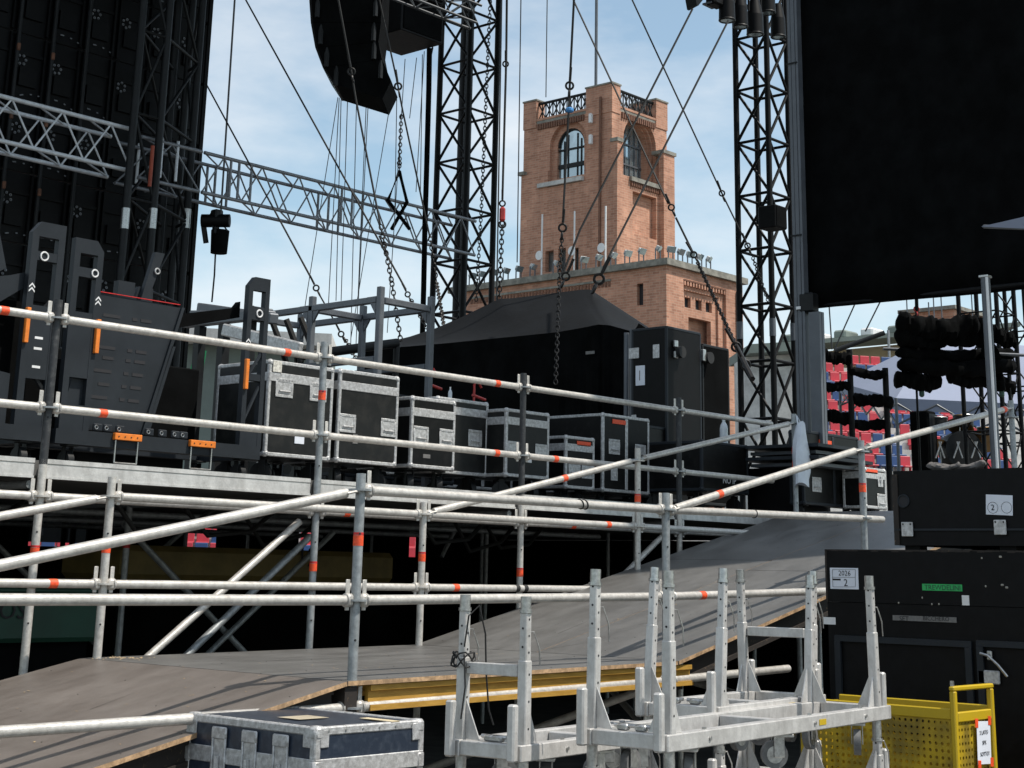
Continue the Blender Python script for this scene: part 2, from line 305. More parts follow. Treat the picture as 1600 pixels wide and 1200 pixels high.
# --- guard rail along the stage edge
YA = 8.28
t = thing('stage_guardrail', 'long galvanised scaffold guardrail along the stage edge behind the ramp', 'railing', (5.2, YA, 0))
XA = [3.12, 5.20, 7.31, 9.39, 11.45]
for X, mt, tp in ((3.12, galvd, ()), (5.20, None, (1.66,)), (7.31, galvd, (1.61, 2.74)), (9.39, None, (1.60,)), (11.45, None, ())):
    if mt is None:                                  # upper part is a dark sleeve on these
        post(t, X, YA, 0, 2.18, (1.97,), galv, tp); post(t, X, YA, 2.15, 3.11, (2.475, 3.0), darktube)
    else: post(t, X, YA, 0, 3.11, (1.97, 2.475, 3.0), galv if X < 5 else galvd, tp)
    inst('rosette', ROS, t, (X, YA, 1.47))
TP = {(0, 3.0): (.83,), (0, 2.475): (.80,), (1, 3.0): (.84,), (1, 2.475): (.175,), (2, 3.0): (.85,), (2, 2.475): (.855,), (3, 2.475): (.19,), (1, 1.97): (), (2, 1.97): (.13,), (3, 1.97): (.30,)}
for i in range(4):
    for z in (1.97, 2.475, 3.0): rail(t, (XA[i], YA, z), (XA[i+1], YA, z), galv, tapes=TP.get((i, z), ()))
for z in (2.475, 3.0): rail(t, (11.45, YA, z), (12.93, YA, z), galv, True, False)
rail(t, (11.45, YA, 1.97), (12.93, YA, 1.97), galv, True, False)
# --- far handrail of the ramp
YC = 8.02
t = thing('far_ramp_handrail', 'galvanised scaffold handrail on the far side of the ramp', 'railing', (5.5, YC, 0))
for X, z1, r_, tp, mt in ((5.5, 2.09, (1.49, 1.98), (1.69,), galv), (8.07, 2.06, (1.49, 1.98), (1.69,), galv), (10.52, 2.60, (1.98, 2.5), (2.20,), galv), (12.91, 3.08, (3.0,), (2.62, 2.74), galvd)):
    post(t, X, YC, 0, z1, r_, mt, tp)
rail(t, (5.5, YC, 1.98), (8.07, YC, 1.98)); rail(t, (8.07, YC, 1.98), (10.52, YC, 1.98), tapes=(.84,)); rail(t, (10.52, YC, 1.98), (12.91, YC, 1.98))
rail(t, (2.93, YC, 1.49), (5.5, YC, 1.49), wa=False, tapes=(.87,)); rail(t, (5.5, YC, 1.49), (8.07, YC, 1.49)); rail(t, (8.07, YC, 1.49), (10.2, YC, 1.49), tapes=(.16,), wb=False)
for X, z in ((9.04, 1.49), (9.13, 1.49)): rod('tape', (X, YC, z), (X+.04, YC, z), TR+.002, rubber, t)
diag(t, (2.9, YC, 1.46), (5.5, YC, 1.98)); diag(t, (8.07, YC, 1.98), (10.52, YC, 2.51), tapes=(.63,)); diag(t, (10.52, YC, 2.51), (12.91, YC, 3.0))
# --- near handrail of the ramp
YB = 5.93
t = thing('near_ramp_handrail', 'galvanised scaffold handrail on the near side of the ramp, standing in front', 'railing', (5.52, YB, 0))
post(t, 5.52, YB, .0, 2.06, (.96, 1.455, 1.98), galvd, (1.74,)); post(t, 8.06, YB, .0, 2.09, (1.0, 1.48, 1.99), galvd); post(t, 10.45, YB, .9, 2.58, (2.03, 2.5), galvd, (2.24,))
post(t, 13.0, YB, 2.18, 3.10, (2.96,), galvd, (2.45,))
rail(t, (2.95, YB, 1.455), (5.52, YB, 1.455), wa=False); rail(t, (5.52, YB, 1.455), (8.06, YB, 1.48)); rail(t, (8.06, YB, 1.48), (10.3, YB, 1.53), wb=False, tapes=(.165,))
rail(t, (5.52, YB, 1.98), (8.06, YB, 1.99)); rail(t, (8.06, YB, 1.99), (10.72, YB, 2.03), wb=False)
rail(t, (2.95, YB, .95), (5.52, YB, .96), wa=False); rail(t, (5.52, YB, .96), (8.06, YB, 1.0)); rail(t, (8.06, YB, 1.0), (9.4, YB, 1.03), wb=False)
for X in (7.235, 7.275): MB().ring((X, YB, 1.987), (1, 0, .3), TR+.003, .004, 14, 6).build('cable_tie', rubber, t, True)
MB().ring((9.03, YB, 2.005), (1, 0, 0), TR+.003, .003, 14, 6).build('cable_tie', rubber, t, True)
diag(t, (2.9, YB, 1.45), (5.52, YB, 1.98)); diag(t, (8.06, YB, 1.98), (10.45, YB, 2.52), tapes=(.215,)); diag(t, (10.45, YB, 2.52), (13.0, YB, 3.04), tapes=(.98,))
rod('brace', (8.1, 6.0, .98), (7.5, 7.4, .4), TR, galv, t)
# --- ramp
t = thing('plywood_ramp', 'grey brown plywood ramp between the two scaffold handrails, climbing to the stage', 'ramp', (6.8, 7, .5))
y0, y1 = 5.885, 8.10
def panel(name, xa, za, xb, zb, mat, ya=y0, yb=y1, th=.021):
    d = V((xb-xa, 0, zb-za)).normalized(); n_ = V((-d.z, 0, d.x)); e = .004
    a, b = V((xa, ya, za))+d*e, V((xb, ya, zb))-d*e
    p = MB().prism([a, b, b-n_*th, a-n_*th], (0, yb-ya, 0)).build(name, mat, t); p.data.materials.append(edgew)
    for f in p.data.polygons:
        if abs(f.normal.y) > .7: f.material_index = 1
    return p
panel('deck_panel', 2.6, .49, 5.45, 1.085, plyb); panel('deck_panel', 5.45, 1.085, 8.12, 1.11, plyg)
panel('deck_panel', 8.12, 1.11, 10.55, 1.655, plyg, y0, 7.0); panel('deck_panel', 10.55, 1.655, 12.98, 2.195, plyg, y0, 7.0)
panel('deck_panel', 8.12, 1.11, 10.9, 1.733, plyg, 7.004, y1); panel('deck_panel', 10.9, 1.733, 12.98, 2.195, plyg, 7.004, y1)
def rz_(X): return 1.085+(X-5.45)*.209 if X < 5.45 else (1.085+(X-5.45)*.00936 if X < 8.12 else 1.11+(X-8.12)*.2235)
sg_ = MB(); sc2 = MB(); sc3 = MB(); rnd = random.Random(11)
for X in [3.0+.31*k for k in range(33)]:
    for y in (5.95, 6.55, 7.25, 7.98): X_, y_ = X+rnd.uniform(-.02, .02), y+rnd.uniform(-.01, .01); sg_.tube((X_, y_, rz_(X_)-.003), (X_, y_, rz_(X_)+.0012), .004, 6)
for k in range(70):
    X, y = rnd.uniform(3.6, 12), rnd.uniform(6.0, 7.9); L_ = rnd.uniform(.04, .45); a_ = rnd.gauss(0, .25); X2, y2 = X+L_*math.cos(a_), y+L_*math.sin(a_); w_ = rnd.uniform(.0008, .003); e_ = .0014
    if (X-5.45)*(X2-5.45) < 0 or (X-8.12)*(X2-8.12) < 0 or y2 > 8: continue
    (sc2 if k % 2 else sc3).quad((X, y-w_, rz_(X)+e_), (X2, y2-w_*.3, rz_(X2)+e_), (X2, y2+w_*.3, rz_(X2)+e_), (X, y+w_, rz_(X)+e_))
sg_.build('screw_heads', blk2, t)['kind'] = 'stuff'; sc2.build('pale_scratches', M('pale scratch', (.26, .23, .20), .7), t)['kind'] = 'stuff'; sc3.build('dark_scuffs', M('dark scuff', (.05, .045, .042), .7), t)['kind'] = 'stuff'
def hbeam(a, b, mat=ybeam, name='timber_beam'):
    a, b = V(a), V(b); m_ = MB(); d = (b-a).normalized(); n_ = V((-d.z, 0, d.x))
    for w_, t0, t1 in ((.062, 0, .026), (.024, .026, .092), (.062, .092, .118)):
        m_.prism([a-n_*t0, b-n_*t0, b-n_*t1, a-n_*t1], (0, w_, 0)) if w_ > .03 else m_.prism([a-n_*t0+V((0, .019, 0)), b-n_*t0+V((0, .019, 0)), b-n_*t1+V((0, .019, 0)), a-n_*t1+V((0, .019, 0))], (0, w_, 0))
    m_.build(name, mat, t)
for y in (5.90, 6.55, 7.25, 7.95): hbeam((5.62, y, 1.062), (8.28, y, 1.086))
hbeam((8.13, 5.985, 1.077), (8.42, 5.985, 1.077)); 
for y in (5.93, 7.0, 7.98):
    hbeam((3.0, y, .548), (5.4, y, 1.05), dwood); hbeam((8.3, y, 1.12), (12.9, y, 2.14), dwood)
bx('cross_beam', (5.45, 5.9, .93), (5.53, 8.0, 1.058), dwood, t); bx('cross_beam', (8.2, 5.97, .94), (8.28, 8.0, .965), dwood, t)
rod('tie_bar', (8.06, 5.93, .6), (9.9, 7.9, .85), TR, galv, t); rod('tie_bar', (9.6, 5.95, .75), (9.9, 7.9, 1.0), TR, galv, t); rod('prop', (9.1, 6.3, 0), (9.1, 6.3, 1.25), .022, galvd, t); rod('prop', (10.4, 6.3, 0), (10.4, 6.3, 1.55), .022, galvd, t)
cr = MB()
for k in range(170):                                 # wood chips and litter
    X = random.uniform(4.0, 12); y = random.uniform(6.05, 7.95)
    z = 1.085+(X-5.45)*.209 if X < 5.45 else (1.085+(X-5.45)*.00936 if X < 8.12 else 1.11+(X-8.12)*.2235)
    a = random.uniform(0, 3.1); s_ = random.uniform(.0015, .004)*(1.6 if k % 9 == 0 else 1); c = V((X, y, z+.003)); u = V((math.cos(a), math.sin(a), .1))*s_*2; v_ = V((-math.sin(a), math.cos(a), 0))*s_*.7
    cr.quad(c-u-v_, c+u-v_, c+u+v_, c-u+v_)
for k in range(60):
    X = 5.55+random.gauss(0, .08); y = 7.86+random.gauss(0, .06); s_ = .005; c = V((X, y, 1.094+(.0 if X > 5.45 else (X-5.45)*.209)))
    cr.quad(c, c+V((s_*2, 0, 0)), c+V((s_*2, s_, .002)), c+V((0, s_, 0)))
tag(cr.build('sawdust_crumbs', wood), 'pale sawdust and splinters scattered over the ramp boards', 'litter', kind='stuff')
# --- stage
t = thing('stage_platform', 'raised scaffold stage with aluminium edge profile and dark underside', 'stage', (10, 12, 0))
bx('deck', (0.5, 8.37, 2.09), (13.0, 17.5, 2.178), plyg, t); bx('deck', (13.004, 4.6, 2.09), (19, 17.5, 2.178), plyg, t)
for i, (xa, xb) in enumerate(((.6, 3.08), (3.16, 5.16), (5.24, 7.27), (7.35, 9.35), (9.43, 11.41), (11.49, 12.98))):
    m_ = MB().box((xa, 8.305, 2.085), (xb, 8.365, 2.15)); m_.box((xa, 8.312, 2.15), (xb, 8.365, 2.158)); m_.box((xa, 8.302, 2.158), (xb, 8.365, 2.184)); m_.box((xa, 8.298, 2.072), (xb, 8.365, 2.085)); m_.build('edge_profile', alu, t)
bx('edge_profile', (12.985, 4.6, 2.07), (13.03, 8.3, 2.186), alud, t)
for X in (1.1, 3.12, 5.2, 7.31, 9.39, 11.45, 13.6, 15.8):
    for y in (10.4, 12.5, 14.6, 16.7):
        if (X < 9 and y < 14) or X > 12: rod('stage_leg', (X, y, 0), (X, y, 2.09), TR, galvd, t, 10)
for y in (10.4, 12.5, 14.6): rod('stage_beam', (.6, y, 1.97), (13, y, 1.97), TR, galvd, t, 10)
for X in (3.12, 5.2, 7.31, 9.39, 11.45): rod('stage_beam', (X, 8.4, 2.04), (X, 17, 2.04), TR, galvd, t, 10)
rod('stage_brace', ay(468, 815, 8.36), ay(205, 1050, 8.36), TR, galv, t, 14); rod('stage_brace', ay(485, 838, 8.75), ay(275, 1040, 8.75), TR, galvd, t, 14)
rod('stage_brace', (10.62, 8.3, 1.55), (11.35, 8.3, 2.0), TR, galv, t, 14); rod('stage_brace', ay(690, 870, 12.3), ay(715, 820, 12.3), TR, galvd, t, 10)
for X in (5.2, 7.31): rod('tape', (X, 10.4, 1.72), (X, 10.4, 1.77), TR+.002, redt, t, 10)
rod('tape', (9.39, 12.5, 1.72), (9.39, 12.5, 1.77), TR+.002, redt, t, 10)
sk = MB()
for (xa, xb, za, zb) in ((-2, 40, 0, 1.79),): sk.box((xa, 17.0, za), (xb, 17.03, zb))
o = sk.build('stage_skirt', cloth, t)
cuts = [(ay(p, 840, 17).x, ay(q, 840, 17).x) for p, q in ((45, 97), (103, 111), (118, 136), (287, 340), (467, 488), (640, 652))]; xs = [-2]+[c for q in cuts for c in q]+[40]
for i in range(0, len(xs), 2): bx('stage_skirt', (xs[i], 17.0, 1.79), (xs[i+1], 17.03, 2.2), cloth, t)
bx('stage_skirt', (18.9, 4.65, 0), (18.95, 17, 2.08), cloth, t)
for k in range(9):                                   # cable bundles and cross braces under the deck
    X = 3.5+k*.95; MB().path([(X, 9.2+.5*(k % 3), 2.0), (X+.3, 9.3+.5*(k % 3), 1.82-.05*(k % 2)), (X+.7, 9.3+.5*(k % 3), 1.86), (X+1.0, 9.4+.5*(k % 3), 2.02)], .018, 6).build('cable_bundle', rubber, t, True)
for X, X2 in ((3.12, 5.2), (7.31, 9.39)):
    for y in (10.4, 12.5): rod('stage_brace', (X, y, .3), (X2, y, 1.9), TR, galvd, t, 10); rod('stage_brace', (X, y+.06, 1.9), (X2, y+.06, .3), TR, galvd, t, 10)
# things stored under the stage
t = thing('yellow_tank', 'faded yellow ballast tank marked with a number, in the dark under the stage', 'tank', (11.2, 13.2, 0))
a, b = ay(195, 850, 12.2), ay(620, 850, 12.2)
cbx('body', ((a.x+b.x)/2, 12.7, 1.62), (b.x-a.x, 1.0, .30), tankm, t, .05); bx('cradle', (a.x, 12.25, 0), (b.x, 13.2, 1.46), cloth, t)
text('12', ay(480, 872, 12.19), (1, 0, 0), (0, 0, 1), .19, ink, t)
for k in range(0): bx('foot', (a.x+.3+k*.8, 12.3, 0), (a.x+.5+k*.8, 13.1, .2), dwood, t)
t = thing('green_crate', 'dark green storage box on the ground under the stage at left', 'crate', (5, 10.5, 0))
a, b = ay(-80, 925, 9.7), ay(160, 990, 9.7)
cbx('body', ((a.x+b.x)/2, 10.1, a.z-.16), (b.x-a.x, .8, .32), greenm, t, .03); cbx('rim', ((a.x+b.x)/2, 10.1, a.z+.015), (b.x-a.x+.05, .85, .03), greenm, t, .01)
text('OS', ay(20, 955, 9.69), (1, 0, 0), (0, 0, 1), .12, ink, t)
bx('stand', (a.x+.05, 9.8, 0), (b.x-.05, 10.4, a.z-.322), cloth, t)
# ------------------------------------------------------------------ flight cases
DECK = 2.18
HAND = {}
def handle_mesh():
    if 'h' not in HAND:
        m_ = MB()     # dish with frame and grip, facing -y, about 0.16 x 0.13
        m_.cbox((0, -.003, .058), (.165, .006, .022), .004); m_.cbox((0, -.003, -.058), (.165, .006, .022), .004); m_.cbox((-.073, -.003, 0), (.022, .006, .096), .004); m_.cbox((.073, -.003, 0), (.022, .006, .096), .004)
        m_.cbox((0, -.0008, 0), (.125, .003, .095), .001); m_.cbox((0, -.004, -.036), (.11, .004, .014), .002); m_.tube((-.05, -.010, -.025), (.05, -.010, -.025), .007, 8)
        for k in range(6): m_.tube((-.07+k*.028, -.0085, .058), (-.07+k*.028, -.004, .058), .004, 6)
        HAND['h'] = m_.mesh('recessed_handle', alud, V((0, 0, 0)), True)
    return HAND['h']
def latch_mesh():
    if 'l' not in HAND:
        m_ = MB().cbox((0, -.003, 0), (.10, .006, .13), .004); m_.tube((0, -.008, -.03), (0, -.008, .03), .012, 8); m_.cbox((0, -.010, 0), (.045, .004, .012), .002)
        HAND['l'] = m_.mesh('latch', alud, V((0, 0, 0)), True)
    return HAND['l']
def caster_mesh(h):
    k = ('c', round(h, 2))
    if k not in HAND:
        r = h*.40; m_ = MB().cbox((0, 0, h-.006), (.09, .09, .01), .002); m_.tube((-.022, .03, r), (.022, .03, r), r, 16); m_.cbox((-.028, .02, h*.55), (.006, .05, h*.75), .002); m_.cbox((.028, .02, h*.55), (.006, .05, h*.75), .002)
        HAND[k] = m_.mesh('caster', blk2, V((0, 0, 0)), True)
    return HAND[k]
def flight_case(x0, x1, y0_, y1_, z0, z1, label, floor=DECK, body=lam, lid=.12, handles=(), prof=.028, balls=True, split=None, latches=(), trim=alud, label_tape=None, group=None, side_handles=()):
    t = thing('flight_case', label, 'flight case', ((x0+x1)/2, (y0_+y1_)/2, floor), group=group)
    bx('body', (x0+.004, y0_+.004, z0+.004), (x1-.004, y1_-.004, z1-.004), body, t)
    p = prof
    for (xx, sx) in ((x0, 1), (x1, -1)):
        for (yy, sy) in ((y0_, 1), (y1_, -1)):
            MB().cbox((xx+sx*p/2, yy+sy*p/2, (z0+z1)/2), (p, p, z1-z0-.03), .005).build('edge_profile', trim, t)
    for zz, sz in ((z0, 1), (z1, -1)):
        for (yy, sy) in ((y0_, 1), (y1_, -1)): MB().cbox(((x0+x1)/2, yy+sy*p/2, zz+sz*p/2), (x1-x0-.03, p+.001, p), .005).build('edge_profile', trim, t)
        for (xx, sx) in ((x0, 1), (x1, -1)): MB().cbox((xx+sx*p/2, (y0_+y1_)/2, zz+sz*p/2), (p+.001, y1_-y0_-.03, p), .005).build('edge_profile', trim, t)
    if balls:
        bm_ = MB().sph((0, 0, 0), .019, 10, 6); bm_.cbox((0, 0, 0), (.05, .05, .05), .016); key = 'ball'+trim.name
        if key not in HAND: HAND[key] = bm_.mesh('ball_corner', trim, V((0, 0, 0)), True)
        for xx, sx in ((x0, 1), (x1, -1)):
            for yy, sy in ((y0_, 1), (y1_, -1)):
                for zz, sz in ((z0, 1), (z1, -1)): inst('ball_corner', HAND[key], t, (xx+sx*.019, yy+sy*.019, zz+sz*.019))
    if lid:
        zl = z1-lid
        for (q, r_, s_) in (((x0+x1)/2, y0_, 0), ((x0+x1)/2, y1_, 0)): MB().cbox((q, r_+(.002 if r_ == y0_ else -.002), zl), (x1-x0-.01, .008, .065), .003).build('lid_profile', trim, t)
        for q in (x0, x1): MB().cbox((q+(.002 if q == x0 else -.002), (y0_+y1_)/2, zl), (.008, y1_-y0_-.01, .065), .003).build('lid_profile', trim, t)
    if split: MB().cbox((x0+(x1-x0)*split, y0_+.002, (z0+z1)/2), (.04, .008, z1-z0-.06), .003).build('door_profile', trim, t)
    for u, v_ in handles: inst('recessed_handle', handle_mesh(), t, (x0+(x1-x0)*u, y0_+.003, z0+(z1-z0)*v_))
    for u, v_ in latches: inst('latch', latch_mesh(), t, (x0+(x1-x0)*u, y0_+.003, z0+(z1-z0)*v_))
    for u, v_ in side_handles: inst('recessed_handle', handle_mesh(), t, (x0+.003, y0_+(y1_-y0_)*u, z0+(z1-z0)*v_), -math.pi/2)
    if label_tape:
        u0, u1, v0 = label_tape; bx('label_tape', (x0+(x1-x0)*u0, y0_-.002, z0+(z1-z0)*v0), (x0+(x1-x0)*u1, y0_+.003, z0+(z1-z0)*v0+.04), tape, t)
    h = z0-floor
    if h > .06:
        for xx in (x0+.09, x1-.09):
            for yy in (y0_+.09, y1_-.09): inst('caster', caster_mesh(h), t, (xx, yy, floor), random.uniform(-.9, .9))
    return t
tk1 = flight_case(7.43, 8.06, 9.0, 9.6, 2.37, 3.055, 'grey black flight case with dented lid, leftmost of the row on the stage', handles=((.24, .72), (.76, .72)), body=lamg)
flight_case(8.115, 8.745, 9.0, 9.62, 2.37, 3.06, 'tall black flight case with two handles beside the scaffold post, second of the row', handles=((.16, .42), (.84, .42)), body=lamg)
flight_case(8.87, 9.37, 8.98, 9.6, 2.375, 2.925, 'blue striped aluminium edged flight case with two low handles, third of the row', handles=((.22, .46), (.80, .46)), body=lam)
flight_case(9.40, 10.02, 9.22, 9.8, 2.37, 2.985, 'brownish black flight case set back behind the bottle, fourth of the row', handles=((.74, .5),), body=lamg, lid=.10)
flight_case(10.0, 10.56, 9.0, 9.6, 2.37, 2.93, 'black flight case behind the dark scaffold post in the middle of the row', handles=((.18, .4), (.82, .4)), lid=.10, body=lamg)
flight_case(11.02, 11.43, 9.2, 9.62, 2.33, 2.79, 'small flight case with orange label in front of the wide double case', handles=((.3, .36), (.75, .36)), lid=.10, label_tape=(.38, .85, .83))
flight_case(11.57, 12.28, 9.22, 10.35, 2.33, 3.035, 'wide black double door case with two orange labels on top edge', handles=((.24, .58), (.80, .55)), lid=0, split=.5, latches=((.24, .24),), label_tape=(.2, .48, .88), side_handles=((.35, .35),))
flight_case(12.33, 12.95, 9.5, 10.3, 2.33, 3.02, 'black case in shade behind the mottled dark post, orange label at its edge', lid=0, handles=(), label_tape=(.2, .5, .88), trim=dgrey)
bx('torn_tape', (7.46, 8.993, 2.97), (7.54, 9.003, 3.05), M('white torn tape', (.6, .58, .52), .8, var=.3, scale=60), tk1)
for (X, y, z, w_, h_, mt) in ((8.62, 9.0, 2.95, .07, .04, white), (8.3, 9.0, 2.55, .05, .07, gtape), (9.05, 8.98, 2.47, .08, .03, gtape), (7.75, 9.0, 2.5, .09, .05, paper), (10.3, 9.0, 2.52, .06, .04, white)):
    tk = min((o for o in bpy.data.objects if o.name.startswith('flight_case')), key=lambda o: abs(o.location.x-X)+abs(o.location.y-y-.3)); bx('sticker', (X-w_/2, y-.001, z-h_/2), (X+w_/2, y+.0035, z+h_/2), mt, tk)
# tops of cases further back, and red clamps on them
flight_case(9.2, 10.7, 10.25, 10.9, 2.36, 3.11, 'wide black rack case behind the front row, left of the red clamps', lid=0, split=.5, trim=dgrey, latches=((.3, .9), (.7, .9)))
flight_case(10.9, 12.3, 10.6, 11.2, 2.36, 3.12, 'wide black rack case behind the front row, right of the red clamps', lid=0, split=.4, trim=alud, latches=((.35, .86), (.7, .9)))
flight_case(9.1, 9.9, 11.1, 11.7, 2.36, 3.08, 'low dark case far behind the brownish case, half hidden', lid=.12, trim=alud)
# cases in the shade at the right of the row
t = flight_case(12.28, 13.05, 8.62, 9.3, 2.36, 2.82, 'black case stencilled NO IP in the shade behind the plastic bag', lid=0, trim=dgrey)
text('NO IP', (12.72, 8.618, 2.47), (1, 0, 0), (0, 0, 1), .062, white, t)
q0, q1 = ay(1257, 785, 8.08), ay(1345, 785, 8.08)
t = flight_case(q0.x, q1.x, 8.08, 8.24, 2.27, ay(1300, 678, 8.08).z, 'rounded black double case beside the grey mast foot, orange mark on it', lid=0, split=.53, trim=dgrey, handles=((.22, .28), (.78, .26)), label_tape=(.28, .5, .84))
q0, q1 = ay(1353, 785, 7.8), ay(1386, 785, 7.8)
flight_case(q0.x, q1.x, 7.8, 8.05, 2.26, ay(1370, 732, 7.8).z, 'small sunlit black case with orange strip on its lid, beside the sloping rail', lid=.07, latches=((.72, .72),), handles=((.75, .2),), trim=alud, label_tape=(.02, .6, .86))
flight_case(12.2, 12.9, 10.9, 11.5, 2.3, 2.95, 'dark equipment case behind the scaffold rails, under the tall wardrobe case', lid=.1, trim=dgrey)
# tall wardrobe cases; bodies in deeper black to stand in for the screen shade
t = flight_case(12.9, 13.50, 9.47, 9.92, 2.3, 4.03, 'tall black wardrobe case with white notice taped on its side', lid=0, trim=dgrey, body=blk, balls=False)
MB().cbox((12.897, 9.80, 3.55), (.006, .115, .20), .001).build('notice', paper, t); MB().box((12.8925, 9.80, 3.50), (12.8939, 9.81, 3.60)).build('print', gtape, t)
MB().cbox((12.897, 9.60, 3.78), (.012, .08, .14), .004).build('handle_dish', alud, t); MB().cbox((12.895, 9.88, 3.78), (.014, .13, .11), .004).build('butterfly_latch', alud, t)
MB().cbox((12.895, 9.88, 3.1), (.012, .06, .12), .003).build('hinge', alud, t)
for zz in (3.86, 3.75): MB().cbox((13.03, 9.455, zz), (.06, .03, .07), .006).build('caster_fork', steel, t)
MB().tube((13.08, 9.40, 3.78), (13.08, 9.45, 3.78), .06, 16).build('caster', rubber, t, True)
t = flight_case(13.56, 14.05, 9.5, 10.1, 2.3, 3.93, 'second tall black case, slightly lower and darker, right of the wardrobe case', lid=0, trim=blk2, body=cloth, balls=False)
MB().tube((13.6, 9.42, 3.78), (13.6, 9.49, 3.78), .06, 16).build('caster', rubber, t, True)
MB().cbox((13.52, 9.46, 3.8), (.05, .04, .12), .006).build('caster_fork', steel, t)
# water bottles
def bottle(p, s, label):
    t = thing('water_bottle', label, 'bottle', p); x, y, z = p; prof = ((0, .032), (.14, .032), (.165, .026), (.19, .012), (.205, .012)); m_ = MB()
    for (h0, r0), (h1, r1) in zip(prof, prof[1:]): m_.tube((x, y, z+h0*s), (x, y, z+h1*s), r0*s, 14, r1*s, caps=(h0 == 0))
    m_.build('body', clear, t, True); MB().tube((x, y, z+.205*s), (x, y, z+.228*s), .013*s, 12).build('cap', white, t, True)
bottle((9.78, 9.45, 2.985), .55, 'clear plastic bottle standing on the brownish case')
bottle((13.05, 8.9, 2.82), 1.25, 'clear plastic bottle wrapped on the case behind the shaded rail')
# red clamps
def clamp(p, label):
    t = thing('red_clamp', label, 'clamp', p); p = V(p)
    MB().path([p+V((0, 0, .0)), p+V((0, 0, .22)), p+V((.05, 0, .26)), p+V((.1, 0, .2))], .012, 8).build('frame', redp, t, True); MB().path([p+V((-.02, 0, .12)), p+V((.16, 0, .09))], .014, 8).build('screw', redp, t, True); MB().path([p+V((.16, 0, .0)), p+V((.0, 0, .0))], .012, 8).build('foot', redp, t, True)
clamp((10.28, 10.2, 3.11), 'red bar clamp standing on the rear case, left one of two'); clamp((11.25, 10.55, 3.12), 'red bar clamp on the rear case behind the wide double case')
# ------------------------------------------------------------------ LED panel transport frames at left
def upright(t, xa, xb, ztop, zbot, y, chamfer, wins, th=.05, mat=dgrey):
    """flat steel upright with openings: stiles, rails and a chamfered head"""
    sw = (xb-xa)*.2; m_ = MB(); zs = sorted(wins, key=lambda w_: -w_[1]); c = chamfer
    head = [(xa, y, zs[0][1]), (xb, y, zs[0][1])]
    if c < 0: head += [(xb, y, ztop), (xa-c*.8, y, ztop), (xa, y, ztop+c)]
    else: head += [(xb, y, ztop-c), (xb-c*.8, y, ztop), (xa, y, ztop)]
    m_.prism(head, (0, th, 0)); m_.box((xa, y, zbot), (xa+sw, y+th, zs[0][1])); m_.box((xb-sw, y, zbot), (xb, y+th, zs[0][1]))
    lows = [w_[0] for w_ in zs]; tops = [w_[1] for w_ in zs][1:]+[zbot]
    for lo, tp in zip(lows, tops): m_.box((xa+sw, y+.002, tp), (xb-sw, y+th-.002, lo))
    return m_.build('upright', mat, t)
def chevrons(t, x, z, y, s=.022):
    for k in range(2):
        z_ = z+k*s*1.3; MB().prism([(x-s, y, z_), (x, y, z_+s), (x+s, y, z_), (x+s, y, z_+s*.5), (x, y, z_+s*1.6), (x-s, y, z_+s*.5)], (0, .002, 0)).build('arrow_mark', white, t)
def panel_frame(t, xl, xr, y, slots=True, right=True):
    upright(t, xl, xl+.26, 3.73, 2.42, y, .10, ((3.60, 3.70-.01+.0), ) if False else ((3.50, 3.62), (3.22, 3.42)))
    return t
Y1 = 9.3
t = thing('panel_transport_frame', 'dark grey steel transport frame with slotted panel and orange bars, beside the leftmost guardrail post', 'transport frame', (6.8, Y1, DECK))
upright(t, 5.93, 6.16, 3.74, 2.44, Y1, .07, ((3.545, 3.64), (3.24, 3.48), (2.62, 2.80)))
MB().ring((6.10, Y1-.003, 3.515), (0, 1, 0), .024, .006, 16, 6).build('eyelet', white, t, True); chevrons(t, 6.145, 3.30, Y1-.003)
cbx('orange_bar', (6.155, Y1-.01, 3.09), (.032, .03, .23), orange, t, .003)
pan = MB().prism([(6.16, Y1+.04, 3.40), (6.86, Y1+.04, 3.385), (6.60, Y1+.04, 2.47), (5.95, Y1+.04, 2.47)], (0, .03, 0)); pan.build('panel', dgrey, t)
MB().prism([(6.86, Y1+.02, 3.385), (6.885, Y1+.02, 3.385), (6.63, Y1+.02, 2.47), (6.60, Y1+.02, 2.47)], (0, .06, 0)).build('panel_flange', dgrey, t)
MB().prism([(6.80, Y1+.02, 3.10), (6.83, Y1+.02, 3.10), (6.66, Y1+.02, 2.47), (6.63, Y1+.02, 2.47)], (0, .02, 0)).build('panel_rib', dgrey, t)
MB().box((6.17, Y1+.03, 3.402), (6.85, Y1+.05, 3.407)).build('red_strip', redt, t)
for i, zz in enumerate((3.24, 3.02, 2.95, 2.86, 2.77, 2.68, 2.58)):
    for (xa, xb) in ((6.22, 6.36), (6.46, 6.50), (6.53, 6.62)):
        if i in (2, 4) and xa < 6.3: xa += .05
        MB().box((xa-(3.24-zz)*.09, Y1+.037, zz), (xb-(3.24-zz)*.09, Y1+.045, zz+.022)).build('slot', ink, t)
bx('base_beam', (5.9, Y1-.02, 2.36), (7.62, Y1+.10, 2.455), dgrey, t)
for (xa, xb) in ((6.34, 6.56), (6.97, 7.19)):
    cbx('orange_bar', ((xa+xb)/2, Y1-.035, 2.435), (xb-xa, .03, .045), orange, t, .003)
    for k in range(4): MB().tube((xa+.03+k*.05, Y1-.053, 2.435), (xa+.03+k*.05, Y1-.049, 2.435), .005, 6).build('bolt', ink, t)
    fr = MB(); [fr.tube((xa+.02, Y1-.03, 2.26), (xb-.02, Y1-.03, 2.26), .006, 6), fr.tube((xa+.02, Y1-.03, 2.26), (xa+.02, Y1-.03, 2.41), .006, 6), fr.tube((xb-.02, Y1-.03, 2.26), (xb-.02, Y1-.03, 2.41), .006, 6)]; fr.build('wire_bracket', steel, t, True)
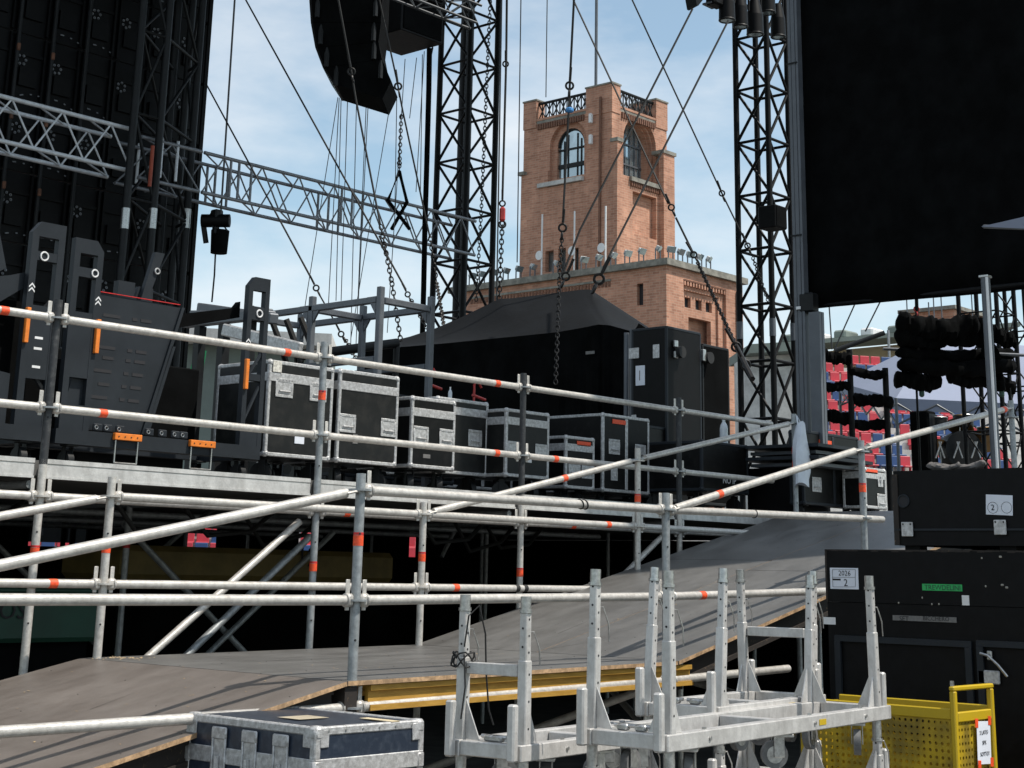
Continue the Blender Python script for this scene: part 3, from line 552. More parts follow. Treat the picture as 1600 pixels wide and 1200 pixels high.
for k, X in enumerate((6.22, 6.30, 6.40, 6.64, 6.75, 6.86, 6.93)):
    cbx('clamp_plate', (X, Y1-.01, 2.485), (.07, .02, .05), dgrey, t, .006); MB().ring((X-.015, Y1-.022, 2.485), (0, 1, 0), .012, .003, 12, 5).build('clamp_ring', steel, t, True)
upright(t, 7.44, 7.64, 3.70, 2.44, Y1, -.07, ((3.48, 3.60), (2.98, 3.38), (2.60, 2.93)))
MB().ring((7.55, Y1-.003, 3.43), (0, 1, 0), .026, .006, 16, 6).build('eyelet', white, t, True); chevrons(t, 7.462, 3.17, Y1-.003); cbx('orange_bar', (7.455, Y1-.01, 2.97), (.030, .03, .22), orange, t, .003)
MB().path([(7.46, Y1+.02, 2.60), (7.62, Y1+.02, 2.93)], .014, 6).build('strut', dgrey, t); MB().path([(7.62, Y1+.02, 3.16), (7.50, Y1+.02, 2.98)], .014, 6).build('strut', dgrey, t)
arm = MB().prism([(6.86, Y1+.12, 3.34), (7.42, Y1+.12, 3.47), (7.46, Y1+.12, 3.52), (7.46, Y1+.12, 3.40), (6.90, Y1+.12, 3.25)], (0, .06, 0)); arm.build('arm', cloth, t)
for z in (2.24,):
    for X in (6.05, 7.5): inst('caster', caster_mesh(.18), t, (X, Y1+.04, DECK)); inst('caster', caster_mesh(.18), t, (X, Y1+.55, DECK))
bx('side_beam', (5.9, Y1+.104, 2.36), (5.98, Y1+.7, 2.45), dgrey, t); bx('side_beam', (7.54, Y1+.104, 2.36), (7.62, Y1+.7, 2.45), dgrey, t); bx('cross_beam', (5.984, Y1+.6, 2.37), (7.536, Y1+.7, 2.45), dgrey, t)
bx('hanger', (6.50, Y1+.3, 3.38), (6.64, Y1+.36, 3.56), dgrey, t); MB().prism([(6.62, Y1+.3, 3.39), (6.80, Y1+.3, 3.39), (6.80, Y1+.3, 3.54), (6.68, Y1+.3, 3.54)], (0, .05, 0)).build('hanger', dgrey, t)
MB().prism([(6.66, Y1+.25, 3.42), (6.72, Y1+.25, 3.42), (6.84, Y1+.25, 3.80), (6.76, Y1+.25, 3.80)], (0, .04, 0)).build('lever', dgrey, t); MB().ring((6.78, Y1+.24, 3.66), (0, 1, 0), .02, .006, 12, 6).build('eyelet', alud, t, True)
t = thing('panel_transport_frame', 'dark grey steel transport frame cut off by the left picture edge, with one tall upright', 'transport frame', (5.2, Y1, DECK))
upright(t, 5.60, 5.85, 3.80, 2.44, Y1, -.075, ((3.60, 3.70), (3.24, 3.54), (2.58, 2.76)))
MB().ring((5.70, Y1-.003, 3.57), (0, 1, 0), .028, .006, 16, 6).build('eyelet', white, t, True); chevrons(t, 5.63, 3.32, Y1-.003); cbx('orange_bar', (5.615, Y1-.01, 3.10), (.030, .03, .23), orange, t, .003)
MB().prism([(4.6, Y1+.06, 3.20), (4.9, Y1+.06, 3.28), (5.5, Y1+.06, 3.42), (5.62, Y1+.06, 3.46), (5.62, Y1+.06, 3.36), (5.45, Y1+.06, 3.24), (5.2, Y1+.06, 3.12), (4.6, Y1+.06, 3.05)], (0, .06, 0)).build('arm', dgrey, t)
MB().path([(5.66, Y1+.03, 3.12), (5.80, Y1+.03, 3.28)], .018, 6).build('strut', blk2, t); MB().path([(5.66, Y1+.03, 2.86), (5.80, Y1+.03, 2.70)], .018, 6).build('strut', blk2, t); MB().path([(5.66, Y1+.03, 2.94), (5.80, Y1+.03, 2.78)], .018, 6).build('strut', blk2, t)
MB().prism([(4.8, Y1+.04, 2.46), (5.56, Y1+.04, 2.46), (5.56, Y1+.04, 2.78), (5.40, Y1+.04, 2.80), (5.28, Y1+.04, 2.74), (4.8, Y1+.04, 2.70)], (0, .03, 0)).build('panel', dgrey, t)
MB().prism([(5.2, Y1+.05, 3.3), (5.46, Y1+.05, 3.46), (5.38, Y1+.05, 3.7), (5.2, Y1+.05, 3.95)], (0, .05, 0)).build('lever', dgrey, t)
for zz in (3.02, 2.95, 2.83): MB().box((5.69, Y1+.001, zz), (5.75, Y1+.006, zz+.016)).build('slot_gap', white, t)
bx('base_beam', (4.3, Y1-.02, 2.36), (5.86, Y1+.10, 2.455), dgrey, t); bx('side_beam', (5.78, Y1+.104, 2.36), (5.86, Y1+.7, 2.45), dgrey, t)
bx('backing', (4.3, Y1+.3, 2.46), (5.84, Y1+.36, 3.3), cloth, t)
for X in (4.5, 5.7): inst('caster', caster_mesh(.18), t, (X, Y1+.04, DECK)); inst('caster', caster_mesh(.18), t, (X, Y1+.55, DECK))
for o in bpy.data.objects:
    if o.name.startswith('panel_transport_frame'): o.location = EYE+(o.location-EYE)*.955; o.scale = (.955,)*3
for (xa, xb, za, zb, y, lb) in ((6.35, 7.36, 2.36, 3.02, 9.72, 'matt black cabinet behind the base beam of the slotted frame'), (5.0, 6.9, 2.36, 3.1, 10.1, 'broad black cabinet deep behind the slotted frames at left')):
    t = thing('black_cabinet', lb, 'cabinet', (xa, y, DECK)); cbx('body', ((xa+xb)/2, y+.4, (za+zb)/2), (xb-xa, .8, zb-za), cloth, t, .01); bx('plinth', (xa+.05, y+.06, DECK), (xb-.05, y+.74, za+.004), blk, t); bx('door_gap', ((xa+xb)/2-.004, y-.002, za+.02), ((xa+xb)/2+.004, y+.006, zb-.02), ink, t)
# stadium clutter seen past the frames
t = thing('green_banner', 'green and white advertising board far behind the black cabinet', 'board', ad(312, 560, 22)); p = ad(312, 575, 22)
MB().prism([p+V((-.16, 0, -.2)), p+V((.04, 0, -.2)), p+V((.10, 0, .25)), p+V((-.06, 0, .25))], (0, .05, 0)).build('panel', M('green print', (.02, .38, .12), .5), t); bx('stripe', (p.x-.02, p.y-.01, p.z-.12), (p.x+.03, p.y-.004, p.z-.02), white, t)
bx('leg', (p.x-.02, p.y+.02, 0), (p.x+.02, p.y+.06, p.z-.2), blk, t)
t = thing('stadium_stand', 'grey green stand wall seen between the transport frame uprights', 'stand', ad(380, 560, 75)); a, b = ad(230, 535, 75), ad(520, 548, 75); m_ = MB(); m_.prism([(a.x, a.y, 0), (b.x, b.y, 0), (b.x, b.y, b.z), (a.x, a.y, a.z)], (2, 2, 0)); m_.build('wall', roofm, t); m_ = MB(); m_.prism([(a.x-1, a.y-1, a.z+.02), (b.x-1, b.y-1, b.z+.02), (b.x-1, b.y-1, b.z+.6), (a.x-1, a.y-1, a.z+.6)], (3, 3, 0)); m_.build('roof_edge', concrete, t)
# ------------------------------------------------------------------ grey aluminium rack frame
t = thing('rack_frame', 'grey square tube rack frame standing open behind the flight cases', 'rack', (9.2, 10.4, DECK)); D = 14.2
tops = [(437, 472), (462, 487), (485, 484), (513, 477), (590, 456), (614, 460), (640, 469)]
P0, P1_, P2, P3 = ad(437, 474, D+.5), ad(595, 457, D-.5), ad(640, 470, D), ad(486, 487, D+1)
zt = P1_.z
def sq(a, b, s_=.055, mat=rackm, name='rail'):
    a, b = V(a), V(b); d = b-a; return MB().cbox((a+b)/2, (s_, s_, d.length), .006, d.to_track_quat('Z', 'Y').to_matrix()).build(name, mat, t)
xf, xb_ = P1_.x, P1_.x+.62; yn = P1_.y; yfar = yn+1.75
for X in (xf, xb_):
    for k, y in enumerate((yn, yn+.88, yfar)):
        sq((X, y, DECK), (X, y, zt+.05), .055, name='post')
        for sgn in ((1,) if k == 0 else (-1,) if k == 2 else (1, -1)):
            MB().prism([(X-.02, y+sgn*.036, zt-.03), (X-.02, y+sgn*.15, zt-.03), (X-.02, y+sgn*.036, zt-.19)], (.02, 0, 0)).build('gusset', rackm, t)
    sq((X, yn+.036, zt-.06), (X, yfar-.036, zt-.06)); sq((X, yn+.036, zt-.17-.4), (X, yfar-.036, zt-.57), .05)
for y in (yn, yn+.88, yfar): sq((xf+.036, y, zt-.065), (xb_-.036, y, zt-.065)); sq((xf+.036, y, zt-.9), (xb_-.036, y, zt-.9))
for k in range(3): MB().path([(xf+.1, yfar-.2-k*.2, zt-.1), (xf+.2, yfar-.25-k*.2, zt-.35), (xf+.4, yfar-.1-k*.15, zt-.5)], .03, 6).build('cable_loop', rubber, t, True)
t = thing('grey_beam_bundle', 'grey aluminium beams laid flat behind the right upright of the transport frame', 'beams', (8.3, 11.4, DECK))
for k in range(3):
    a, b = ad(290+k*12, 505-k*12, 15), ad(420+k*4, 490+k*4, 13.6); d = b-a; MB().cbox((a+b)/2, (.09, .09, d.length), .01, d.to_track_quat('Z', 'Y').to_matrix()).build('beam', rackm, t)
for f_ in (.2, .5, .8):
    p = lerp(ad(290, 505, 15), ad(420, 490, 13.6), f_); bx('support', (p.x-.04, p.y-.04, DECK), (p.x+.04, p.y+.04, p.z-.05), blk2, t)
a, b = ad(350, 515, 13.2), ad(470, 545, 12.6); d = b-a
MB().cbox((a+b)/2, (.06, .10, d.length), .01, d.to_track_quat('Z', 'Y').to_matrix()).build('beam', alud, t)
a, b = ad(470, 556, 14.6), ad(620, 536, 15.4)
t = thing('long_black_pole', 'long dark pole lying level behind the rack frame', 'pole', a); rod('shaft', a, b, .045, blk2, t); rod('leg', a, (a.x, a.y, DECK), .03, blk2, t); rod('leg', b, (b.x, b.y, DECK), .03, blk2, t)
# ------------------------------------------------------------------ black canopy tent
t = thing('black_canopy', 'large black tent canopy draped over gear at the back of the stage', 'tent', (15, 13, DECK))
XT = 15.0
pk = ax(920, 453, XT); rl = ax(783, 467, XT); el = ax(560, 546, 14.3); er = ax(978, 516, 14.3); er2 = ad(1010, 508, 19.5)
# roof with sagging eave: front eave polyline from el to er, ridge rl-pk
nu = 36; m_ = MB(); rows = 9
eave = [(560, 547), (640, 541), (700, 536), (760, 530), (812, 525), (870, 519), (905, 513), (935, 507), (952, 508), (985, 517)]
def interp(tab, u):
    s_ = u*(len(tab)-1); i = min(int(s_), len(tab)-2); f_ = s_-i; return (tab[i][0]*(1-f_)+tab[i+1][0]*f_, tab[i][1]*(1-f_)+tab[i+1][1]*f_)
ridge = [(562, 545), (640, 526), (680, 513), (720, 496), (780, 467), (800, 466), (850, 460), (905, 453), (922, 452), (998, 505)]
pts = []
for j in range(rows+1):
    for i in range(nu+1):
        u = i/nu; ex_, ey_ = interp(eave, u); rx_, ry_ = interp(ridge, u); f_ = j/rows
        e3 = ax(ex_, ey_, 14.2); r3 = ax(rx_, ry_, 15.3); p = lerp(e3, r3, f_); p.z -= math.sin(f_*math.pi)*(.02+.02*math.sin(u*9)); pts.append(p)
m_.add(pts, [(j*(nu+1)+i, j*(nu+1)+i+1, (j+1)*(nu+1)+i+1, (j+1)*(nu+1)+i) for j in range(rows) for i in range(nu)])
b0 = len(m_.v); back = [V((q.x+1.3, q.y, q.z-.35)) for q in m_.v[-(nu+1):]]; rid0 = b0-(nu+1); m_.add(back, []); m_.f += [(rid0+i, rid0+i+1, b0+i+1, b0+i) for i in range(nu)]
m_.build('roof', canopy, t, True)
fr = MB()
for i in range(nu):                                   # hanging front drape with folds
    for (q0, q1, h0, h1) in ((pts[i], pts[i+1], 0, .10),): pass
dr = []; 
for j, zf in enumerate((0, .12, .5, 1)):
    for i in range(nu*3+1):
        u = i/(nu*3); ex_, ey_ = interp(eave, u); e3 = ax(ex_, ey_, 14.2); dx = .03*math.sin(i*1.7)*zf+.02*math.sin(i*.6); dr.append(V((e3.x+dx+.03*zf, e3.y, e3.z*(1-zf)+DECK*zf-.004)))
k3 = nu*3+1; fr.add(dr, [(j*k3+i, j*k3+i+1, (j+1)*k3+i+1, (j+1)*k3+i) for j in range(3) for i in range(nu*3)]); fr.build('drape', cloth, t, True)
p = ax(922, 551, 14.15); MB().cbox(p, (.006, .13, .035), .001).build('brand_tag', gtape, t)
for (px, py) in ((979, 520), (988, 515)): q = ax(px, py, 14.0); rod('tent_pole', q, (q.x, q.y, DECK), .03, vest, t)
# ------------------------------------------------------------------ lattice towers and trusses
def lattice_tower(label, base, s_, z0, z1, mod, rc, rb, mat, phase=0):
    bx_, by_ = base; t = thing('truss_tower', label, 'truss tower', (bx_, by_, 0)); c = [(bx_, by_), (bx_+s_, by_), (bx_+s_, by_+s_), (bx_, by_+s_)]
    for x, y in c: rod('chord', (x, y, z0), (x, y, z1), rc, mat, t, 12)
    n_ = int((z1-z0)/mod)
    for k in range(n_+1):
        z = z0+phase+k*mod
        for i in range(4):
            a, b = c[i], c[(i+1) % 4]
            rod('brace', (*a, z), (*b, z), rb, mat, t, 8)
            if k < n_ and z > z0 and i in (0, 3):
                rod('brace', (*a, z), (*b, z+mod), rb, mat, t, 8); rod('brace', (*b, z), (*a, z+mod), rb, mat, t, 8)
    return t, c
q = ad(722, 500, 30)
tw, cw = lattice_tower('black lattice truss tower rising behind the black canopy', (q.x, q.y), .80, 0, 14.4, 1.0, .058, .027, blk, .35)
bx('base_plate', (q.x-.2, q.y-.2, 0), (q.x+1.0, q.y+1.0, .08), blk, tw)
for z in (5.25,):
    for i in (0, 1): x, y = cw[i]; rod('sleeve', (x, y, z), (x, y, z+.35), .064, vest, tw, 12)
q2 = ad(1207, 500, 27)
tw2, cw2 = lattice_tower('black lattice truss tower left of the tall grey mast', (q2.x, q2.y), .66, 0, 13.6, .97, .052, .027, blk, .3)
bx('base_plate', (q2.x-.2, q2.y-.2, 0), (q2.x+.9, q2.y+.9, .08), blk, tw2)
for i in (0, 1, 3): x, y = cw2[i]; rod('sleeve', (x, y, 5.55), (x, y, 5.85), .058, vest, tw2, 12)
# silver box truss running along x at y = YT
def box_truss(label, a, b, h, dpt, mod, rc, rb, mat, verticals=()):
    a, b = V(a), V(b); t = thing('box_truss', label, 'truss', a); L_ = (b-a).length; d = (b-a)/L_; up = V((0, 0, 1)); sd = d.cross(up)*-1
    for o_ in (V(), up*h, sd*dpt, sd*dpt+up*h): rod('chord', a+o_, b+o_, rc, mat, t, 12)
    n_ = max(1, int(L_/mod))
    for k in range(n_):
        s0, s1, sm = k*L_/n_, (k+1)*L_/n_, (k+.5)*L_/n_
        for o_ in (V(), sd*dpt):
            rod('brace', a+d*s0+o_, a+d*sm+o_+up*h, rb, mat, t, 8); rod('brace', a+d*sm+o_+up*h, a+d*s1+o_, rb, mat, t, 8)
        for o_ in (V(), up*h):
            rod('brace', a+d*s0+o_, a+d*s1+o_+sd*dpt, rb, mat, t, 8)
    for s_ in verticals:
        for o_ in (V(), sd*dpt): rod('upright', a+d*s_+o_, a+d*s_+o_+up*h, rb*1.6, mat, t, 8)
    return t, a, d, L_
YT = 20.35
a = ay(315, 300, YT); zt = ay(315, 237, YT).z; b = ay(672, 383, YT); zb = (a.z+b.z)/2
Xq = a.x
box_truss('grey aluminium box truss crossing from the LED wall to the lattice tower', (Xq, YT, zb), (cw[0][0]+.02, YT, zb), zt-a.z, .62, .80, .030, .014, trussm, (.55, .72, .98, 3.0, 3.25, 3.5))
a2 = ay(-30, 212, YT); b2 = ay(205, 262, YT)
box_truss('aluminium box truss coloured as lit in front of the back of the LED wall', (a2.x, YT, ay(100, 243, YT).z), (b2.x, YT, ay(100, 243, YT).z), zt-a.z, .62, (.78), .034, .015, littruss, (3.1, 3.4))
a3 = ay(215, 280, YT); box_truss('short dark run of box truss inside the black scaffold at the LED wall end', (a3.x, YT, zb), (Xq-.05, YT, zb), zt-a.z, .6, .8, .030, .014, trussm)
t = thing('truss_sling', 'black lifting sling wrapped round the box truss below the speakers', 'sling', ay(622, 300, YT))
tp = ay(624, 268, YT+.3); 
for (x_, y_) in ((606, 313), (636, 316)):
    q = ay(x_, y_, YT-.06); MB().path([tp, q, lerp(q, ay(640 if x_ < 620 else 612, 358, YT-.06), 1)], .035, 8).build('strap', cloth, t, True)
# ------------------------------------------------------------------ back of the LED wall
YL = 22.0; t = thing('led_screen', 'huge black LED video wall seen from behind, filling the upper left', 'video wall', (12, YL, 0))
XR = ay(306, 240, YL).x; PW, PH = .62, 1.12; pm = MB().cbox((0, 0, 0), (PW-.012, .09, PH-.012), .006); pm.box((-PW/2+.03, -.10, -PH/2+.03), (-PW/2+.07, -.045, PH/2-.03)); pm.box((PW/2-.07, -.10, -PH/2+.03), (PW/2-.03, -.045, PH/2-.03)); pm.box((-.16, -.09, -.30), (.16, -.045, .0)); pm.box((-PW/2+.07, -.075, .2), (PW/2-.07, -.045, .25))
PAN = pm.mesh('led_panel', blk, V((0, 0, 0)))
st = MB()
for k in range(6): a_ = math.pi*k/3; st.ring((.075*math.cos(a_), 0, .075*math.sin(a_)), (0, 1, 0), .017, .009, 8, 5)
STAR = st.mesh('vent_star', trussm, V((0, 0, 0)))
dm = MB(); [dm.cbox((random.uniform(-.2, .2), 0, random.uniform(-.02, .02)), (.035, .012, .02), .003) for _ in range(4)]
DOT = dm.mesh('connector', trussm, V((0, 0, 0))); CL = MB().cbox((0, 0, 0), (.05, .06, .12), .008).mesh('clamp', rust, V((0, 0, 0)))
for i in range(13):
    for j in range(10):
        X = XR-PW/2-i*PW; z = 1.9+PH/2+j*PH; inst('led_panel', PAN, t, (X, YL, z))
        if random.random() < .62: tag(inst('vent_star', STAR, t, (X-.12+random.uniform(-.02, .02), YL-.07, z+.12), 0, Matrix.Rotation(random.uniform(0, 1), 3, 'Y')), None, None, None, 'stuff')
        if random.random() < .4: tag(inst('connector', DOT, t, (X+.05, YL-.07, z-.42), 0, Matrix.Rotation(random.uniform(-.25, .25), 3, 'Y')), None, None, None, 'stuff')
        if i > 3: inst('clamp', CL, t, (X-PW/2+.01, YL-.22, z+.26))
    if i > 2: rod('riser_pipe', (XR-i*PW-PW+.01, YL-.2, 2), (XR-i*PW-PW+.01, YL-.2, 13.2), .03, blk2, t, 10)
bx('end_post', (XR-.02, YL-.12, 0), (XR+.05, YL+.1, 13.2), blk, t)
t = thing('black_scaffold_tower', 'black scaffold tower with diagonal braces at the end of the LED wall', 'scaffold tower', (15, 21, 0))
cols = [(212, 20.2), (254, 20.2), (290, 21.4), (268, 21.5), (306, 20.9)]
CX = []
for px, y in cols:
    X = ay(px, 150, y).x; CX.append((X, y)); rod('column', (X, y, 0), (X, y, 13.2), .062, blk2, t, 12)
for k in range(9):
    z = 1.6+k*1.35
    for i, j in ((1, 4), (4, 2), (0, 1), (3, 0)):
        (x0_, y0__), (x1_, y1__) = CX[i], CX[j]; rod('brace', (x0_, y0__, z), (x1_, y1__, z), .026, blk2, t, 8)
        rod('brace', (x0_, y0__, z) if k % 2 else (x1_, y1__, z), (x1_, y1__, z+1.35) if k % 2 else (x0_, y0__, z+1.35), .026, blk2, t, 8)
for i in (0, 1, 4): X, y = CX[i]; zz = ay(cols[i][0], 345, y).z; rod('steel_sleeve', (X, y, zz-.16), (X, y, zz+.16), .066, steel, t, 12)
q = ay(236, 262, 20.1); rod('orange_strap', q+V((0, 0, -.3)), q+V((0, 0, .35)), .03, M('orange strap', (.30, .05, .02), .6), t, 8)
# stage roof above the LED wall (above the picture), which shades the wall
t = thing('stage_canopy', 'black stage roof over the LED wall, above the picture', 'roof', (12, 18, 14)); bx('roof_sheet', (4, 13.2, 14.6), (24.5, 23.5, 14.7), cloth, t)
for X in (6, 12, 18): bx('roof_beam', (X, 13.2, 14.2), (X+.3, 23.5, 14.6), blk, t)
for (X, y) in ((5, 23), (24, 23)): rod('roof_post', (X, y, 0), (X, y, 14.2), .15, blk, t)
# chain hoist hanging at the end of the truss
t = thing('chain_hoist', 'black chain hoist motor with chain bag hanging below the box truss', 'hoist', ad(340, 365, 26)); D = 26
c = ad(338, 345, D); e = (ad(348, 345, D)-c).normalized()
MB().tube(c-e*.24, c+e*.22, .11, 14).build('motor', blk, t, True); MB().cbox(c+V((0, 0, .1)), (.16, .16, .16), .02).build('gearbox', blk2, t); MB().cbox(c-V((0, 0, .16)), (.1, .1, .14), .02).build('hook_block', blk2, t)
c2 = ad(343, 378, D); m_ = MB(); m_.tube(c2+V((0, 0, -.19)), c2+V((0, 0, .19)), .135, 12, .15); m_.build('chain_bag', cloth, t, True)
MB().path([ad(320, 340, D), ad(318, 352, D), ad(322, 380, D)], .045, 6).build('control_cable', rubber, t, True); MB().path([ad(322, 350, D), ad(331, 330, D), ad(337, 338, D)], .012, 6).build('control_cable', rubber, t, True)
MB().path([c2+V((-.1, 0, .19)), c+V((-.08, 0, -.1))], .014, 6).build('bag_strap', rubber, t); MB().path([c2+V((.08, -.08, .19)), c+V((.1, -.08, -.08))], .014, 6).build('bag_strap', rubber, t)
# ------------------------------------------------------------------ line array loudspeakers
t = thing('line_array', 'curved black line array of loudspeakers hanging at the top of the picture', 'loudspeaker', ad(545, 60, 22)); D = 22
lat = V((-ex[0], -ex[0], 0)); latv = (ad(500, 60, D)-ad(600, 60, D)); latv.z = 0; latv.normalize(); fw = (latv+V((.72, .64, 0)).normalized()*.04).normalized(); wd = V((-fw.y, fw.x, 0))
if wd.dot(V((.72, .64, 0))) < 0: wd = -wd
Lc = [(484, -165), (484, -110), (484, -60), (485, -10), (488, 35), (495, 74), (507, 106), (524, 132)]; Rc = [(602, -165), (601, -110), (600, -60), (598, -10), (596, 35), (592, 66), (597, 92), (612, 126)]
for k in range(7):
    pl = [Lc[k], Rc[k], Rc[k+1], Lc[k+1]] if k < 6 else [Lc[6], Rc[6], Rc[7], (598, 155), Lc[7]]
    P_ = [ad(*p, D) for p in pl]; cc = sum(P_, V())/len(P_); P_ = [cc+(p-cc)*.985 for p in P_]
    pt_ = MB().prism(P_, wd*.8).build('speaker_cabinet', cloth, t)
    a_, b_ = P_[0], P_[-1]; MB().prism([a_-latv*-.03, a_, b_, b_+latv*.03], wd*.8).build('grille', blk, pt_)
    c_ = lerp(P_[0], P_[-1], .5)-latv*.08-wd*.012; MB().cbox(c_, (.05, .05, .28), .004).build('rigging_plate', blk2, pt_); c_ = lerp(P_[1], P_[2], .5)+latv*.08-wd*.012; MB().cbox(c_, (.05, .05, .26), .004).build('rigging_plate', blk2, pt_)
t = thing('subwoofer_stack', 'black subwoofer cluster hanging behind the curved line array', 'loudspeaker', ad(634, 40, 25)); D = 25
c = ad(626, 46, D)
for k in range(4): cbx('speaker_cabinet', (c.x+.48, c.y+.48, c.z+.32+k*.66), (.95, .95, .63), blk, t, .012); cbx('grille', (c.x+.48, c.y-.004, c.z+.32+k*.66), (.85, .02, .55), cloth, t, .004)
a = ad(560, -22, 21); b = ad(735, 45, 21.5); dd = b-a
def free_truss(label, a, b, h, mat, rc, rb, mod=.4):
    t = thing('box_truss', label, 'truss', a); d = (b-a).normalized(); s_ = V((0, 0, 1)).cross(d).normalized()*h; u_ = d.cross(s_).normalized()*h; L_ = (b-a).length; n_ = int(L_/mod)
    for o_ in (V(), s_, u_, s_+u_): rod('chord', a+o_, b+o_, rc, mat, t, 10)
    for k in range(n_):
        p, q, m2 = a+d*(k*L_/n_), a+d*((k+1)*L_/n_), a+d*((k+.5)*L_/n_)
        for o0, o1 in ((V(), u_), (s_, s_+u_), (V(), s_), (u_, s_+u_)): rod('brace', p+o0, m2+o1, rb, mat, t, 6); rod('brace', m2+o1, q+o0, rb, mat, t, 6)
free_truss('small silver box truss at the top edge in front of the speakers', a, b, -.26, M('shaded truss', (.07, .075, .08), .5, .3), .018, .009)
# black loom beside the tower
t = thing('cable_loom', 'thick black cable loom hanging straight down left of the lattice tower', 'cable', ad(660, 520, 26)); MB().path([ad(671, 75, 26), ad(670, 140, 26), ad(667, 250, 26), ad(664, 350, 26), ad(662, 450, 26), ad(659, 560, 26)], .045, 8).build('loom', cloth, t, True); MB().path([ad(674, 60, 26), ad(676, 75, 26), ad(671, 100, 26)], .014, 6).build('stray_cable', rubber, t, True)
# ------------------------------------------------------------------ wire ropes and chains
def chainmesh(a, b, ll, r, sag=0.):
    a, b = V(a), V(b); L_ = (b-a).length; n_ = max(2, int(L_/(ll*.72))); m_ = MB(); d = (b-a).normalized(); u = d.orthogonal().normalized(); q = d.cross(u)
    for k in range(n_):
        f_ = (k+.5)/n_; c = lerp(a, b, f_)-V((0, 0, sag*4*f_*(1-f_))); s_ = u if k % 2 else q; vv = []; hl = ll/2; w_ = ll*.30; ns = 12
        for i in range(ns):
            th = 2*math.pi*i/ns; vv.append(c+d*(hl*math.cos(th))+s_*(w_*math.sin(th)))
        o_ = d.cross(s_); ring = []
        for i in range(ns):
            e_ = ((vv[i]-c)).normalized()
            ring += [vv[i]+e_*r, vv[i]+o_*r, vv[i]-e_*r, vv[i]-o_*r]
        m_.add(ring, [(i*4+j, ((i+1) % ns)*4+j, ((i+1) % ns)*4+(j+1) % 4, i*4+(j+1) % 4) for i in range(ns) for j in range(4)])
    return m_
def hook(m_, p, d, s_=1.):
    p = V(p); d = V(d).normalized(); s_ *= .62; m_.ring(p, d.orthogonal(), .06*s_, .018*s_, 14, 6); m_.ring(p+d*.13*s_, d.cross(d.orthogonal()), .06*s_, .018*s_, 14, 6); m_.tube(p-d*.08*s_, p-d*.30*s_, .022*s_, 8); return m_
def rope(label, pts, r=.011, mat=cable, fittings=(), chain=None, cat='wire rope', group=None, name='wire_rope', fs=1., ll=.075):
    P_ = [ad(*p) for p in pts]; t = thing(name, label, cat, P_[-1], group=group)
    MB().path(P_, r, 6).build('rope', mat, t, True)
    for (p, q) in fittings: A, B = ad(*p), ad(*q); hook(MB(), A, B-A, fs).build('shackle', chainm, t, True)
    if chain:
        for c0, c1 in zip(chain, chain[1:]): chainmesh(ad(*c0), ad(*c1), ll, ll*.11).build('chain', chainm, t, True)
    return t
rope('guy wire from the LED wall edge down to a chain behind the rack frame', [(322, 131, 24), (488, 438, 19)], .012, fittings=[((494, 450, 19), (500, 462, 19))], chain=None, fs=.9)
rope('lower end of the guy wire with red shackle in front of the rack frame', [(500, 462, 18.8), (530, 515, 17.5)], .010, fittings=[((533, 522, 17.5), (537, 530, 17.5))], chain=[(538, 528, 17.5), (556, 560, 17)], fs=.8, ll=.07)
rope('long guy wire crossing the box truss towards the rack corner', [(383, -2, 24), (634, 452, 19)], .012, fittings=[((600, 385, 20), (606, 398, 20)), ((637, 460, 19), (641, 468, 19))], chain=[(642, 468, 19), (672, 522, 18.5)], fs=.8, ll=.07)
rope('wire with turnbuckle in front of the line array ending in a heavy chain', [(528, -4, 19), (547, 100, 19), (556, 155, 19), (594, 350, 18.6)], .013, fittings=[((549, 112, 18.9), (552, 128, 18.9))], chain=[(595, 352, 18.5), (612, 440, 18.2), (626, 532, 17.8)], fs=1.1, ll=.075)
rope('wire with hook passing the speaker tip down to the tower', [(592, -4, 21), (620, 125, 21), (629, 172, 21), (672, 372, 21)], .012, fittings=[((622, 135, 20.9), (624, 148, 20.9))], fs=1.2)
rope('small chain from the hook to the truss sling', [(627, 178, 21), (626, 186, 21)], .012, chain=[(627, 180, 21), (624, 262, 20.6)], fittings=[((624, 255, 20.6), (624, 266, 20.6))], fs=.7, ll=.07, cat='chain')
rope('hoist chain running up from the black motor', [(367, -4, 26), (345, 334, 26)], .016, thinc, cat='chain'); rope('power cable hanging down from the chain bag', [(337, 388, 26), (335, 430, 26), (331, 472, 26)], .014, rubber, cat='cable')
rope('thick rope with hook and red block right of the lattice tower', [(792, -4, 24), (791, 92, 24), (785, 312, 23.4)], .018, fittings=[((790, 100, 24), (790, 112, 24)), ((785, 318, 23.4), (785, 328, 23.4))], chain=[(785, 345, 23.3), (780, 470, 23)], fs=1.1, ll=.095)
rope('pale rope just right of the lattice tower', [(784, -4, 25), (776, 470, 25)], .012, thinc); rope('thin wire between the tower and the brick building', [(814, -4, 30), (808, 410, 30)], .011, thinc); rope('thin short wire above the brick tower balustrade', [(855, -4, 60), (853, 152, 60)], .02, thinc)
t = rope('heavy wire with shackle in front of the brick tower, ending in a black chain', [(897, -4, 17.6), (891, 115, 17.6), (889, 165, 17.6), (880, 335, 17.3)], .0135, fittings=[((890, 134, 17.5), (889, 148, 17.5)), ((879, 356, 17.3), (878, 368, 17.3))], chain=[(878, 372, 17.3), (874, 440, 17.1), (868, 600, 16.4)], fs=1.1, ll=.062)
MB().cbox(ad(890, 172, 17.5), (.08, .08, .055), .016).build('blue_tag', M('blue plastic', (.05, .22, .50), .5), t)
rope('diagonal wire crossing the brick tower to a chain on its right', [(894, -4, 22), (1044, 318, 20)], .013, fittings=[((1049, 324, 20), (1055, 338, 20)), ((1084, 398, 19.8), (1090, 408, 19.8))], chain=[(1090, 410, 19.7), (1150, 540, 18)], fs=1.0, ll=.075)
